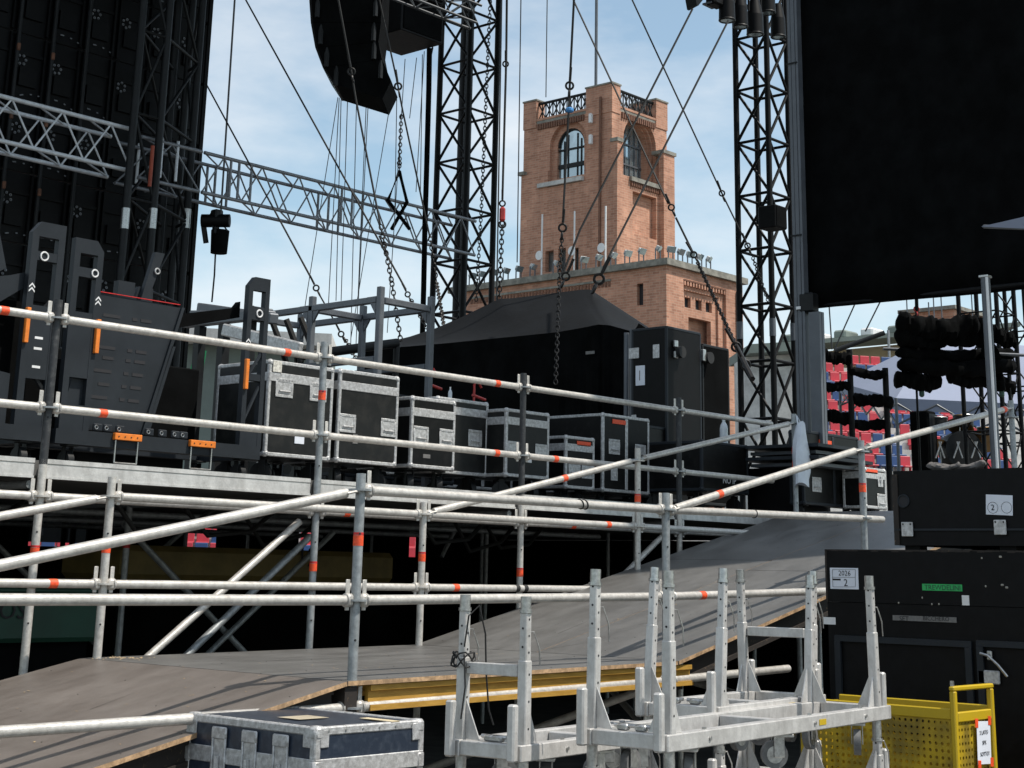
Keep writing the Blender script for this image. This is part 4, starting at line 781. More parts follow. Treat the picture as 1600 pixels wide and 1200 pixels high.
rope('lower wire between the two hooks right of the brick tower', [(1056, 340, 20), (1083, 395, 19.8)], .013); rope('hooked chain tail beside the second tall case', [(1150, 540, 18), (1176, 592, 17)], .03, chainm, fittings=[((1150, 542, 18), (1160, 560, 18)), ((1165, 570, 17.6), (1172, 584, 17.6))], fs=1.3, cat='chain')
rope('diagonal wire right of the brick tower ending at the right lattice tower', [(986, -4, 24), (1125, 296, 24), (1170, 388, 24)], .013, fittings=[((1128, 302, 24), (1134, 318, 24)), ((1168, 384, 24), (1173, 396, 24))], chain=[(1176, 402, 24.5), (1200, 470, 25)], fs=1.1)
rope('wire from the hanging lamp down to the canopy, left of two', [(1082, 14, 20), (906, 360, 18.6), (878, 432, 18.4)], .013, fittings=[((884, 432, 18.4), (876, 450, 18.4))], fs=1.2); rope('wire from the hanging lamp down to the canopy, right of two', [(1138, 32, 20), (943, 418, 18)], .014, fittings=[((936, 436, 18), (930, 448, 18))], fs=1.5)
thin = [((528, 152), (470, 520)), ((530, 153), (513, 480)), ((533, 154), (525, 470)), ((543, 158), (533, 470)), ((557, 160), (548, 540)), ((572, 168), (556, 545)), ((575, 168), (560, 470)), ((607, 178), (548, 530)), ((620, 150), (617, 330)), ((651, 90), (640, 185)), ((633, 92), (605, 520)), ((660, 85), (657, 300)), ((663, 80), (650, 300))]
for i, (p, q) in enumerate(sorted(thin)):
    rope('hair thin wire hanging below the speakers, '+ORD[i]+' of thirteen from the left at its top', [(*p, 24), (*q, 24)], .0065, thinc, group='thin wires below the speakers')
for i, (p, q) in enumerate((((1295, 470), (1300, 546)), ((1338, 470), (1303, 548)), ((1376, 470), (1352, 518)))): rope(('short vertical wire under the black screen', 'slanting wire under the black screen, middle one', 'slanting wire under the black screen, rightmost')[i], [(*p, 18), (*q, 18)], .008, thinc)
chain_t = rope('black drop chain inside the lattice tower', [(766, -4, 29.6), (766, 4, 29.6)], .012, chainm, chain=[(766, 0, 29.6), (752, 330, 29.6), (744, 470, 29.6)], cat='chain', ll=.09)
rope('heavy chain at the left foot of the lattice tower', [(681, 440, 24), (681, 446, 24)], .014, chainm, chain=[(672, 370, 24), (682, 440, 24), (697, 530, 22)], cat='chain', ll=.09)
# red block on the thick rope
t = thing('red_hoist_block', 'small red hook block on the chain right of the lattice tower', 'hook', ad(785, 336, 23.2)); c = ad(785, 335, 23.2); MB().cbox(c, (.09, .09, .22), .03).build('block', redp, t); MB().ring(c-V((0, 0, .15)), (1, .8, 0), .05, .014, 12, 6).build('eye', chainm, t, True)
# stage lights at the top of the right tower
def lamp(px, py, d, L_, r, label):
    c = ad(px, py, d); t = thing('stage_light', label, 'stage light', c, group='stage lights on the right tower')
    m_ = MB().tube(c, c+V((0, 0, L_*.55)), r, 14, r*.95); m_.tube(c+V((0, 0, L_*.55)), c+V((0, 0, L_)), r*.95, 14, r*.55); m_.build('barrel', blk, t, True)
    MB().ring(c+V((0, 0, .005)), (0, 0, 1), r*.9, .02, 16, 6).build('lens_rim', blk2, t, True); MB().tube(c+V((0, 0, -.003)), c+V((0, 0, .03)), r*.8, 14).build('lens', glassm, t, True)
    y_ = MB().path([c+V((-r-.04, 0, L_*.6)), c+V((-r-.04, 0, L_+.25)), c+V((r+.04, 0, L_+.25)), c+V((r+.04, 0, L_*.6))], .02, 6); y_.build('yoke', blk, t)
lamp(1136, 32, 25, .55, .13, 'black par can hanging left of the right lattice tower'); lamp(1157, 42, 25.5, .6, .12, 'black par can touching the left chord of the right lattice tower'); lamp(1180, 54, 26, .6, .14, 'lowest black par can in front of the right lattice tower'); lamp(1216, 58, 27.5, .6, .13, 'black par can behind the right chord of the right lattice tower'); lamp(1200, 20, 27, .5, .13, 'uppermost black par can inside the right lattice tower')
t = thing('stage_light', 'black boxy lamp head cut off by the top picture edge', 'stage light', ad(1082, 0, 24)); c = ad(1083, -6, 24); m_ = MB().prism([c+V((-.16, -.1, .2)), c+V((.16, -.1, .2)), c+V((.14, -.1, -.02)), c+V((0, -.1, -.17)), c+V((-.05, -.1, -.17))], (.1, .25, 0)); m_.build('housing', blk, t)
t = thing('stage_light', 'flat black floodlight beside the par cans at the top edge', 'stage light', ad(1119, 4, 25)); cbx('housing', ad(1118, 0, 25), (.3, .2, .22), blk, t, .03); cbx('visor', ad(1112, 8, 25), (.26, .18, .03), vest, t, .004)
t = thing('tower_loudspeaker', 'black loudspeaker clamped halfway up the right lattice tower', 'loudspeaker', ad(1207, 342, 26)); cbx('cabinet', ad(1207, 341, 26.2), (.34, .34, .38), blk, t, .015); q = ad(1207, 341, 26.2); bx('grille', (q.x-.15, q.y-.18, q.z-.17), (q.x+.15, q.y-.171, q.z+.17), cloth, t); rod('bracket', q, q+V((.3, .3, -.1)), .02, blk, t)
# ------------------------------------------------------------------ brick tower building
cb_ = ad(1041, 404, 120); Xb, Yb, Zb = cb_
yb1 = ax(708, 449, Xb).y; xb1 = ay(1160, 438, Yb).x
t = thing('brick_tower', 'tall red brick tower on a square brick base, lit from the right', 'tower', (Xb+8, Yb+8, 0))
def wall_y(name, x0, x1, z0, z1, y, th, mat, holes=(), parent=None):
    """wall facing -y, with rectangular or arched holes (x0,x1,z0,z1,arch)"""
    return wall(name, lambda u, z, d: (u, y+d, z), x0, x1, z0, z1, th, mat, holes, parent)
def wall_x(name, y0_, y1_, z0, z1, x, th, mat, holes=(), parent=None):
    return wall(name, lambda u, z, d: (x+d, u, z), y0_, y1_, z0, z1, th, mat, holes, parent)
def wall(name, f, u0, u1, z0, z1, th, mat, holes, parent):
    m_ = MB(); hs = sorted(holes); cu = u0
    def pr(poly): m_.prism([f(u, z, 0) for u, z in poly], V(f(0, 0, th))-V(f(0, 0, 0)))
    for (a, b, c, d, arch) in hs:
        pr([(cu, z0), (a, z0), (a, z1), (cu, z1)])
        if c > z0: pr([(a, z0), (b, z0), (b, c), (a, c)])
        if arch:
            r = (b-a)/2; cz = d-r; n_ = 12
            for k in range(n_):
                t0, t1 = math.pi*(1-k/n_), math.pi*(1-(k+1)/n_); p0 = ((a+b)/2+r*math.cos(t0), cz+r*math.sin(t0)); p1 = ((a+b)/2+r*math.cos(t1), cz+r*math.sin(t1))
                pr([p0, p1, (p1[0], z1), (p0[0], z1)])
        elif d < z1-.01: pr([(a, d), (b, d), (b, z1), (a, z1)])
        cu = b
    pr([(cu, z0), (u1, z0), (u1, z1), (cu, z1)])
    return m_.build(name, mat, parent)
def zy(px, py, Y): return ay(px, py, Y).z
def zx(px, py, X): return ax(px, py, X).z
T = .5
bx('core', (Xb+1.3, Yb+1.3, 0), (xb1, yb1, Zb-.3), brickc, t)
# base, right (sunlit) face: stepped recess with three windows
rx0, rx1 = ay(1068, 440, Yb).x, ay(1134, 455, Yb).x; rz1 = zy(1134, 452, Yb)
wy = wall_y('base_wall', Xb, xb1, 0, Zb-.5, Yb, T*.5, brickc, ((rx0, rx1, 4, rz1, False),), t)
sx0, sx1 = ay(1073, 455, Yb).x, ay(1126, 470, Yb).x; sz1 = zy(1126, 465, Yb)
wins_ = []
for px in (1077, 1094, 1110): wins_.append((ay(px, 470, Yb).x, ay(px+9.5, 470, Yb).x, zy(1086, 483, Yb), zy(1086, 465, Yb), False))
lowp = (ay(1083, 500, Yb).x, ay(1118, 505, Yb).x, 4., zy(1118, 502, Yb), False)
wall_y('base_wall', rx0-.05, rx1+.05, 4, rz1+.05, Yb+T*.5+.01, T*.35, brickc, ((sx0, sx1, 4, sz1, False),), t)
wall_y('base_wall', sx0-.05, sx1+.05, lowp[3]+.7, sz1+.05, Yb+T*.85+.02, .4, brickc, [w_ for w_ in wins_], t)
wall_y('base_wall', sx0-.05, sx1+.05, 4, lowp[3]+.69, Yb+T*.85+.02, .4, brickc, [lowp], t)
bx('frieze', (rx0, Yb-.04, rz1-.12), (rx1, Yb-.003, rz1), rust, t)
for k in range(15): X = rx0+(rx1-rx0)*(k+.5)/15; bx('dentil', (X-.09, Yb-.02, rz1-.45), (X+.09, Yb+.26, rz1-.13), brickc, t)
for w_ in wins_: bx('window', (w_[0], Yb+T*.85+.30, w_[2]), (w_[1], Yb+T*.85+.34, w_[3]), ink, t); bx('window_bar', (w_[0], Yb+T*.85+.25, w_[2]+.1), (w_[0]+.25, Yb+T*.85+.3, w_[2]+.45), concrete, t)
# base, left (shaded) face
nw = (ax(1005, 470, Xb).y, ax(995, 470, Xb).y, zx(1000, 477, Xb), zx(1000, 443, Xb), False)
wall_x('base_wall', Yb+.002, yb1, 0, Zb-.5, Xb+.002, T, brickc, (nw,), t); bx('window', (Xb+.35, nw[0], nw[2]), (Xb+.4, nw[1], nw[3]), ink, t)
zf = zx(900, 446, Xb); yf0, yf1 = ax(955, 440, Xb).y, ax(735, 460, Xb).y
bx('string_course', (Xb-.10, yf0, zf-.02), (Xb-.003, yf1, zf+.15), coping, t)
for k in range(44): y = yf0+(yf1-yf0)*(k+.5)/44; bx('dentil', (Xb-.07, y-.10, zf-.42), (Xb-.003, y+.10, zf-.08), rust, t)
bx('coping', (Xb-.35, Yb-.35, Zb-.49), (xb1+.3, yb1+.3, Zb), coping, t)
rod('rain_pipe', (ay(1152, 470, Yb).x, Yb-.15, 4), (ay(1152, 470, Yb).x, Yb-.15, zy(1152, 456, Yb)), .22, darktube, t)
# shaft
Xs = Xb+2.4
r_ = ax(964, 400, Xs); Ys = r_.y
ys1 = ax(812, 400, Xs).y; xs1 = ay(1047, 380, Ys).x; Z1 = ax(964, 220, Xs).z
Xu = Xs+.15; ru = ax(956, 200, Xu); Yu = ru.y; yu1 = ax(819, 200, Xu).y; xu1 = ay(1041.5, 190, Yu).x; Zt = ax(953, 131, Xu).z
bx('core', (Xs+2.4, Ys+2.4, Zb-.4), (xs1-.1, ys1-.1, Zt-2.0), brickc, t)
# right face of the shaft
Yq = ax(956, 200, Xs+.15).y; aw = (ay(974, 240, Yq).x, ay(1025, 240, Yq).x); zs0 = zy(1000, 281, Ys); zs1 = zy(1004, 180, Ys)
pr0 = (aw[0]+.35, aw[1]-.9, zy(1000, 368, Ys), zy(1000, 302, Ys), False)
zc = zs0-.1; ub = (zc+Z1)/2
wall_y('shaft_wall', Xs, xs1, Zb-.4, zs0-.8, Ys, .45, brickc, (pr0,), t); bx('panel_back', (pr0[0]-.1, Ys+.5, pr0[2]-.1), (pr0[1]+.1, Ys+.7, pr0[3]+.1), brickc, t)
wall_y('shaft_wall', Xs, xs1, zs0-.79, zs0, Ys, .45, brickc, (), t)
# upper right face with arched window (two orders)
cx_ = (aw[0]+aw[1])/2; rr = (aw[1]-aw[0])/2
wall_y('shaft_wall', Xu, xu1, zs0+.01, Zt-2.1, Yu, .35, brickc, ((aw[0], aw[1], zs0+.01, zs1, True),), t)
wall_y('shaft_wall', aw[0]-.1, aw[1]+.1, zs0+.01, zs1+.1, Yu+.36, .3, brickc, ((aw[0]+.1, aw[1]-.2, zs0+.01, zs1-.2, True),), t)
gl = MB(); bx('glass', (aw[0]-.05, Yu+1.38, zs0+.05), (aw[1]+.05, Yu+1.42, zs1+.05), glassm, t)
wall_y('arch_reveal', aw[0]-.1, aw[1]+.1, zs0+.01, zs1+.1, Yu+.67, .7, brickc, ((aw[0]+.15, aw[1]-.3, zs0+.01, zs1-.3, True),), t)
for k in range(6): X = aw[0]+.6+(aw[1]-aw[0]-1.2)*k/5; bx('mullion', (X-.035, Yu+1.27, zs0+.06), (X+.035, Yu+1.34, zs1-.6), vest, t)
for f_ in (.31, .62): z = zs0+(zs1-zs0)*f_; bx('transom', (aw[0]+.4, Yu+1.25, z-.07), (aw[1]-.4, Yu+1.335, z+.07), vest, t)
bx('sill', (aw[0]-.1, Ys-.25, zs0-.35), (aw[1]+.1, Yu+1.3, zs0+.005), coping, t)
for k in range(18): X = aw[0]+(aw[1]-aw[0])*(k+.5)/18; bx('dentil', (X-.07, Ys-.15, zs0-.75), (X+.07, Ys-.003, zs0-.36), rust, t)
# buttresses on the corners of the lower shaft
for (xa, xb2) in ((Xs, Xs+1.1), (xs1-1.1, xs1)):
    pass
b_r = (ay(1026, 240, Ys).x, xs1)
bx('buttress', (Xs, Ys-.004, zs0), (ay(972, 240, Ys).x, Yu-.003, Z1), brickc, t); bx('buttress', (b_r[0]+.3, Ys-.5, Zb-.4), (b_r[1], Ys-.004, zy(1040, 244, Ys)), brickc, t)
bx('buttress_cap', (b_r[0]+.2, Ys-.6, zy(1040, 244, Ys)), (b_r[1]+.15, Yu-.003, zy(1040, 244, Ys)+.3), coping, t); bx('buttress_cap', (Xs-.1, Ys-.1, Z1+.002), (ay(973, 240, Ys).x, Yu-.003, Z1+.3), coping, t)
# left face of the shaft
lw = (ax(906.5, 270, Xs).y, ax(864.5, 270, Xs).y); lz0 = zx(885, 276.5, Xs); lz1 = zx(888, 198, Xs)
wall_x('shaft_wall', Ys+.46, ys1, Zb-.4, lz0-.6, Xs+.003, .45, brickc, [(ax(904, 400, Xs).y, ax(895, 400, Xs).y, zx(900, 425, Xs), zx(900, 387, Xs), False), (ax(884, 400, Xs).y, ax(872, 400, Xs).y, zx(878, 425, Xs), zx(878, 388, Xs), False), (ax(865, 400, Xs).y, ax(852, 400, Xs).y, zx(858, 425, Xs), zx(858, 392, Xs), False)], t)
for (pa, pb) in ((904, 895), (884, 872), (865, 852)): bx('window', (Xs+.62, ax(pa, 400, Xs).y-.2, zx(900, 425, Xs)), (Xs+.66, ax(pb, 400, Xs).y+.2, zx(900, 385, Xs)), glassm, t)
wall_x('shaft_wall', Ys+.46, lw[0]-.6, lz0-.59, Z1-1.4, Xs+.003, .30, brickc, (), t); wall_x('shaft_wall', lw[1]+.6, ys1, lz0-.59, Z1-1.4, Xs+.003, .30, brickc, (), t)
wall_x('shaft_wall', Yu+.002, yu1, lz0-.58, Zt-2.1, Xu+.002, .35, brickc, ((lw[0]-.55, lw[1]+.55, lz0, lz1+.55, True),), t)
wall_x('shaft_wall', lw[0]-.7, lw[1]+.7, lz0, lz1+.7, Xu+.36, .3, brickc, ((lw[0], lw[1], lz0, lz1, True),), t)
bx('glass', (Xu+.62, lw[0]-.1, lz0-.05), (Xu+.66, lw[1]+.1, lz1+.05), glassm, t)
for k, f_ in enumerate((.17, .31, .66, .80)): y = lw[0]+(lw[1]-lw[0])*f_; bx('mullion', (Xu+.54, y-.045, lz0), (Xu+.61, y+.045, lz1-(.45 if k in (1, 2) else .95)), blk2, t)
for f_, h_ in ((.27, .17), (.60, .06)): z = lz0+(lz1-lz0)*f_; bx('transom', (Xu+.48, lw[0], z-h_), (Xu+.605, lw[1], z+h_), blk2, t)
arc = MB(); ymid = (lw[0]+lw[1])/2; zc_ = lz1-(lw[1]-lw[0])/2
for k in range(16): a0 = math.pi*k/16; a1 = math.pi*(k+1)/16; R2 = (lw[1]-lw[0])/2-.04; arc.tube((Xu+.55, ymid+R2*math.cos(a0), zc_+R2*math.sin(a0)), (Xu+.55, ymid+R2*math.cos(a1), zc_+R2*math.sin(a1)), .12, 6)
arc.build('window_frame', blk2, t); bx('sill', (Xs-.25, ax(911, 272, Xs).y, lz0-.55), (Xu+.45, ax(842, 284, Xs).y, lz0-.2), concrete, t)
bx('down_pipe', (Xs-.12, ax(938, 300, Xs).y-.1, Zb), (Xs-.004, ax(938, 300, Xs).y+.1, Zt-1), rust, t)
bx('buttress_cap', (Xs-.25, ax(822, 246, Xs).y, Z1-1.4), (Xu-.002, ys1+.2, Z1-1.1), coping, t)
for (px, py) in ((923, 185), (923, 218)): q = ax(px, py, Xu-.35); cbx('antenna_box', q, (.3, .3, .8), white, t, .05)
# roof edge: corner piers, balustrades
zp = Zt-2.1
bx('roof_slab', (Xu+.01, Yu+.01, zp), (xu1-.01, yu1-.01, zp+.25), coping, t)
pw = 1.35*(ax(819, 170, Xu).y-ax(838, 170, Xu).y)/1.35
py_ = (Yu, ax(917, 150, Xu).y), (ax(838, 160, Xu).y, yu1); pxx = (Xu, ay(968, 150, Yu).x), (ay(1025, 170, Yu).x, xu1)
for (ya, yb) in py_:
    for (xa, xb2) in pxx:
        bx('corner_pier', (xa-.06, ya-.06, zp-.3), (xb2+.06, yb+.06, Zt), brickc, t); bx('pier_cap', (xa-.13, ya-.13, Zt+.002), (xb2+.13, yb+.13, Zt+.14), coping, t)
def balus(f, u0, u1, n_):
    zb0, zb1 = zp+.45, Zt-.25; t_ = MB()
    for k in range(n_):
        a, b = u0+(u1-u0)*k/n_, u0+(u1-u0)*(k+1)/n_
        for (p0, p1) in (((a, zb0), (b, zb1)), ((b, zb0), (a, zb1)), ((a, zb0), (a, zb1)), (((a+b)/2, zb0), ((a+b)/2, zb1))): rod('baluster', f(*p0), f(*p1), .06, blk2, t, 6)
    rod('top_rail', f(u0, zb1), f(u1, zb1), .13, blk2, t, 6); rod('bottom_rail', f(u0, zb0), f(u1, zb0), .10, blk2, t, 6)
balus(lambda u, z: (Xu+.3, u, z), py_[0][1]+.06, py_[1][0]-.06, 7); balus(lambda u, z: (u, Yu+.3, z), pxx[0][1]+.06, pxx[1][0]-.06, 6)
bx('parapet', (Xu-.03, py_[0][1]+.07, zp+.251), (Xu+.5, py_[1][0]-.07, zp+.45), brickc, t); bx('parapet', (pxx[0][1]+.07, Yu-.03, zp+.251), (pxx[1][0]-.07, Yu+.5, zp+.45), brickc, t)
for k in range(16): X = pxx[0][1]+.2+(pxx[1][0]-pxx[0][1]-.4)*(k+.5)/16; bx('dentil', (X-.09, Yu-.14, zp-.55), (X+.09, Yu-.003, zp-.05), rust, t)
for k in range(20): y = py_[0][1]+.2+(py_[1][0]-py_[0][1]-.4)*(k+.5)/20; bx('dentil', (Xu-.14, y-.09, zp-.55), (Xu-.003, y+.09, zp-.05), rust, t)
rod('flagpole', (Xu+1.5, ax(931, 140, Xu+1.5).y, zp), (Xu+1.5, ax(931, 140, Xu+1.5).y, Zt+12), .13, vest, t)
# floodlights and aerials on the base roof
fl = []
for px in (712, 737, 753, 772, 790, 810, 832, 868, 912, 935, 958, 980, 1002, 1028): fl.append(('x', px))
for px in (1048, 1063, 1078, 1093, 1107): fl.append(('y', px))
for i, (sd, px) in enumerate(fl):
    py = 447-(px-708)*.1385 if sd == 'x' else 404+(px-1041)*.28
    q = ax(px, py, Xb+.3) if sd == 'x' else ay(px, py, Yb+.3)
    t2 = thing('floodlight', 'grey floodlight over the shaded brick base wall, '+ORD[i]+' from the left end' if sd == 'x' else 'grey floodlight over the sunlit brick base wall, '+ORD[i-14]+' from the corner', 'floodlight', (q.x, q.y, Zb), group='floodlights on the brick base, shaded side' if sd == 'x' else 'floodlights on the brick base, sunny side')
    rot = Matrix.Rotation(random.uniform(-.5, .5), 3, 'Z') @ Matrix.Rotation(.5, 3, 'X'); MB().cbox((q.x, q.y, Zb+.95), (.58, .26, .40), .05, rot).build('housing', concrete, t2); MB().cbox(V((q.x, q.y, Zb+.95))+rot @ V((0, -.19, 0)), (.72, .03, .5), .01, rot).build('lens', glassm, t2)
    MB().path([(q.x-.3, q.y, Zb), (q.x-.3, q.y, Zb+.9)], .06, 6).build('bracket', vest, t2); MB().path([(q.x+.3, q.y, Zb), (q.x+.3, q.y, Zb+.9)], .06, 6).build('bracket', vest, t2)
for px, pt_, pb, lb, dish in ((846, 335, 428, 'thin white aerial mast on the brick base, left of three', (842, 399)), (897, 330, 418, 'thin white aerial mast with small dishes on the brick base, middle of three', (893, 392)), (946, 322, 413, 'white aerial mast with round dish on the brick base, right of three', (939, 387))):
    b = ax(px, pb, Xb+.8); t2 = thing('aerial_mast', lb, 'aerial', (b.x, b.y, Zb)); tp = ax(px, pt_, Xb+.8); rod('pole', (b.x, b.y, Zb), (b.x, b.y, tp.z), .07, white, t2, 8)
    q = ax(*dish, Xb+.6); MB().tube(q, q+V((.12, 0, 0)), .38, 16, .1).build('dish', white, t2, True); rod('arm', q+V((.1, 0, 0)), (b.x, b.y, q.z), .04, white, t2, 6)
# ------------------------------------------------------------------ black screen and grey mast at right
XS_ = 13.6
t = thing('grey_mast', 'tall grey steel mast with slotted profile carrying the black screen', 'mast', (13.5, 8.35, DECK))
ym = ax(1247, 300, 13.5).y
for dy, w_ in ((-.05, .028), (-.008, .045), (.036, .034)): MB().cbox((13.5, ym+dy, 6.8), (.085 if dy > 0 else .09, w_, 8.4), .004).build('profile', vest, t)
for z in (4.9, 6.7, 8.4): MB().cbox((13.44, ym, z), (.012, .13, .012), .002).build('joint', blk2, t)
for k in range(2): bx('foot_column', (13.46+k*.05, ym-.225, 2.62), (13.50+k*.05, ym-.105, 4.12), vest, t)
for k in range(4):
    w_ = .40+.10*(k % 2); bx('ballast_plate', (13.5-w_, ym-w_*.9, 2.20+.42+.055*k), (13.5+w_, ym+w_*.9, 2.20+.45+.055*k), (dgrey if k % 2 else vest), t)
bx('ballast_base', (13.25, ym-.02, 2.93-.75), (13.8, ym+.5, 2.62), blk, t)
t = thing('black_screen', 'huge black fabric screen hanging from the grey mast, filling the upper right', 'screen', (XS_, 6, 4.2))
m_ = MB(); ny, nz = 40, 30; z0_, z1_ = 4.19, 16.5; ya, yb = ym+.06, 2.2; P_ = []
for j in range(nz+1):
    for i in range(ny+1):
        u, v_ = i/ny, j/nz; y = ya+(yb-ya)*u; P_.append((XS_+.02+.045*math.sin(u*26+v_*3)*(.3+.7*v_*(1-v_))+.03*math.sin(v_*11+u*5), y, z0_+(z1_-z0_)*v_-.03*math.sin(u*math.pi)*(1-v_)))
m_.add(P_, [(j*(ny+1)+i, j*(ny+1)+i+1, (j+1)*(ny+1)+i+1, (j+1)*(ny+1)+i) for j in range(nz) for i in range(ny)])
so_ = m_.build('fabric', cloth, t, True); sm = so_.modifiers.new('thickness', 'SOLIDIFY'); sm.thickness = .012
rod('bottom_pipe', (XS_+.06, ya, 4.21), (XS_+.06, yb, 4.21), .024, blk, t)
q = ax(1255, 470, 13.5); cbx('corner_bracket', (13.52, q.y-.05, 4.22), (.14, .16, .2), blk2, t, .02); cbx('strap', (13.44, q.y+.02, 4.17), (.01, .05, .03), white, t, .002)
# white pole and awning tip
p = ad(1556, 722, 12.3); t = thing('white_pole', 'slim white pole standing in front of the black screen at right', 'pole', (p.x, p.y, DECK)); tpz = ad(1548, 420, 12.3).z; rod('shaft', (p.x, p.y, DECK), (p.x, p.y, tpz), .036, vest, t, 16); rod('edge_strip', (p.x-.03, p.y-.025, DECK), (p.x-.03, p.y-.025, tpz), .012, white, t, 8); bx('foot', (p.x-.1, p.y-.1, DECK), (p.x+.1, p.y+.1, DECK+.012), steel, t); cbx('cap', (p.x, p.y, tpz+.01), (.08, .08, .02), steel, t)
t = thing('awning_tip', 'pale corner of an awning poking in at the right picture edge', 'awning', ad(1575, 352, 9)); a = ad(1538, 354, 9.6); b = ad(1600, 340, 8.8); c = ad(1600, 357, 8.8); d = ad(1660, 322, 8.2); e = ad(1660, 358, 8.2)
m_ = MB(); m_.add([a, b, d, e, c], [(0, 1, 4), (1, 2, 3, 4)]); o = m_.build('fabric', tentw, t); o.modifiers.new('thickness', 'SOLIDIFY').thickness = .02
rod('edge_pole', d, e, .02, vest, t); rod('boom', a, e, .012, vest, t)
# white plastic bag on the handrail post
t = thing('plastic_bag', 'white plastic bag hanging on the shaded handrail post', 'bag', (12.91, YC-.03, 2.6)); P_ = []; n_ = 14
for j in range(9):
    v_ = j/8; z = 2.99-v_*.56; w_ = (.03+.10*math.sin(min(1, v_*1.5)*math.pi*.62))*(1 if v_ < .85 else .75)
    for i in range(n_): a = 2*math.pi*i/n_; P_.append((12.905+w_*math.cos(a)*(1+.15*math.sin(3*a+v_*4)), YC-.035-.035+.05*math.sin(a), z+.02*math.sin(2*a)))
m_ = MB(); m_.add(P_, [(j*n_+i, j*n_+(i+1) % n_, (j+1)*n_+(i+1) % n_, (j+1)*n_+i) for j in range(8) for i in range(n_)]+[tuple(range(8*n_, 9*n_))]); m_.build('bag_body', bag, t, True); MB().path([(12.88, YC-.06, 2.98), (12.91, YC-.03, 3.06), (12.95, YC-.06, 2.98)], .008, 6).build('handle', bag, t)
# ------------------------------------------------------------------ black cloth racks under the screen
def lumpy(m_, a, b, r, seed, n_=44, k_=12, flat=1.):
    rnd = random.Random(seed); a, b = V(a), V(b); d = (b-a).normalized(); up = V((0, 0, 1)); s_ = d.cross(up).normalized(); vv = []
    ph = [rnd.uniform(0, 6.3) for _ in range(8)]
    for i in range(n_+1):
        f_ = i/n_; taper = min(1, f_*14+.35, (1-f_)*14+.35)
        for k in range(k_):
            t0 = 2*math.pi*k/k_; rr = r*taper*(1+.20*math.sin(7*f_+ph[0]+t0)+.14*math.sin(17*f_+ph[1]+2*t0)+.07*math.sin(41*f_+ph[2]-t0)+rnd.uniform(-.12, .12))
            vv.append(lerp(a, b, f_)+s_*(rr*math.cos(t0))+up*(rr*flat*math.sin(t0)-.02*math.sin(f_*math.pi)))
    m_.add(vv, [(i*k_+k, i*k_+(k+1) % k_, (i+1)*k_+(k+1) % k_, (i+1)*k_+k) for i in range(n_) for k in range(k_)]+[tuple(range(k_-1, -1, -1)), tuple(range(n_*k_, (n_+1)*k_))]); return m_
D = 19.
t = thing('cloth_rack', 'black rack with rolled cloth hung on its rungs beside the mast', 'rack', ad(1345, 690, D))
for px, y0__ in ((1285, 540), (1327, 546), (1383, 575)): a = ad(px, y0__, D); rod('post', (a.x, a.y, DECK), (a.x, a.y, a.z), .036, blk, t)
for i, (p, q, r_) in enumerate((((1284, 552), (1330, 562), .07), ((1284, 602), (1330, 602), .055), ((1286, 648), (1330, 652), .075), ((1326, 580), (1386, 584), .055), ((1328, 620), (1396, 628), .07), ((1328, 660), (1392, 664), .06), ((1300, 685), (1335, 690), .06))): lumpy(MB(), ad(*p, D-.1), ad(*q, D-.1), r_, i+3, 24).build('cloth_roll', cloth, t, True)
t = thing('hanging_drapes', 'bundle of ragged black drapes slung from a hook under the screen', 'drapes', ad(1490, 560, D))
for i, (p, q, r_) in enumerate((((1400, 508), (1530, 510), .13), ((1398, 525), (1538, 528), .11), ((1400, 552), (1585, 556), .085), ((1402, 570), (1588, 574), .09), ((1400, 592), (1470, 594), .10), ((1480, 585), (1585, 602), .09), ((1540, 520), (1590, 530), .10), ((1530, 505), (1560, 600), .10))): lumpy(MB(), ad(*p, D), ad(*q, D+.15*(i % 3)), r_, 20+i, 40).build('drape_roll', cloth, t, True)
a = ad(1432, 466, D); b = ad(1436, 600, D); rod('hanger_bar', a, b, .022, blk, t); hook(MB(), ad(1432, 483, D), V((0, 0, -1)), .8).build('hook', redp, t, True)
rod('beam', ad(1380, 545, D+.2), ad(1600, 555, D+.2), .02, vest, t); 
for px in (1440, 1565): q = ad(px, 610, D); rod('lashing', ad(px-2, 595, D), q, .05, cloth, t); MB().cbox(q-V((0, 0, .03)), (.06, .06, .1), .02).build('green_tip', greenm, t)
for px in (1430, 1575): q = ad(px, 560, D+.25); rod('stand', (q.x, q.y, DECK), q, .014, blk, t)
# dark lattice beyond the pole at the far right
q = ad(1562, 560, 24); lattice_tower('dark lattice tower partly hidden by the white pole at right', (q.x, q.y), .62, 0, 6.1, .9, .035, .013, blk, .2); q = ad(1606, 560, 26); lattice_tower('dark lattice tower cut by the right picture edge', (q.x, q.y), .62, 0, 6.4, .9, .035, .013, blk, .2)
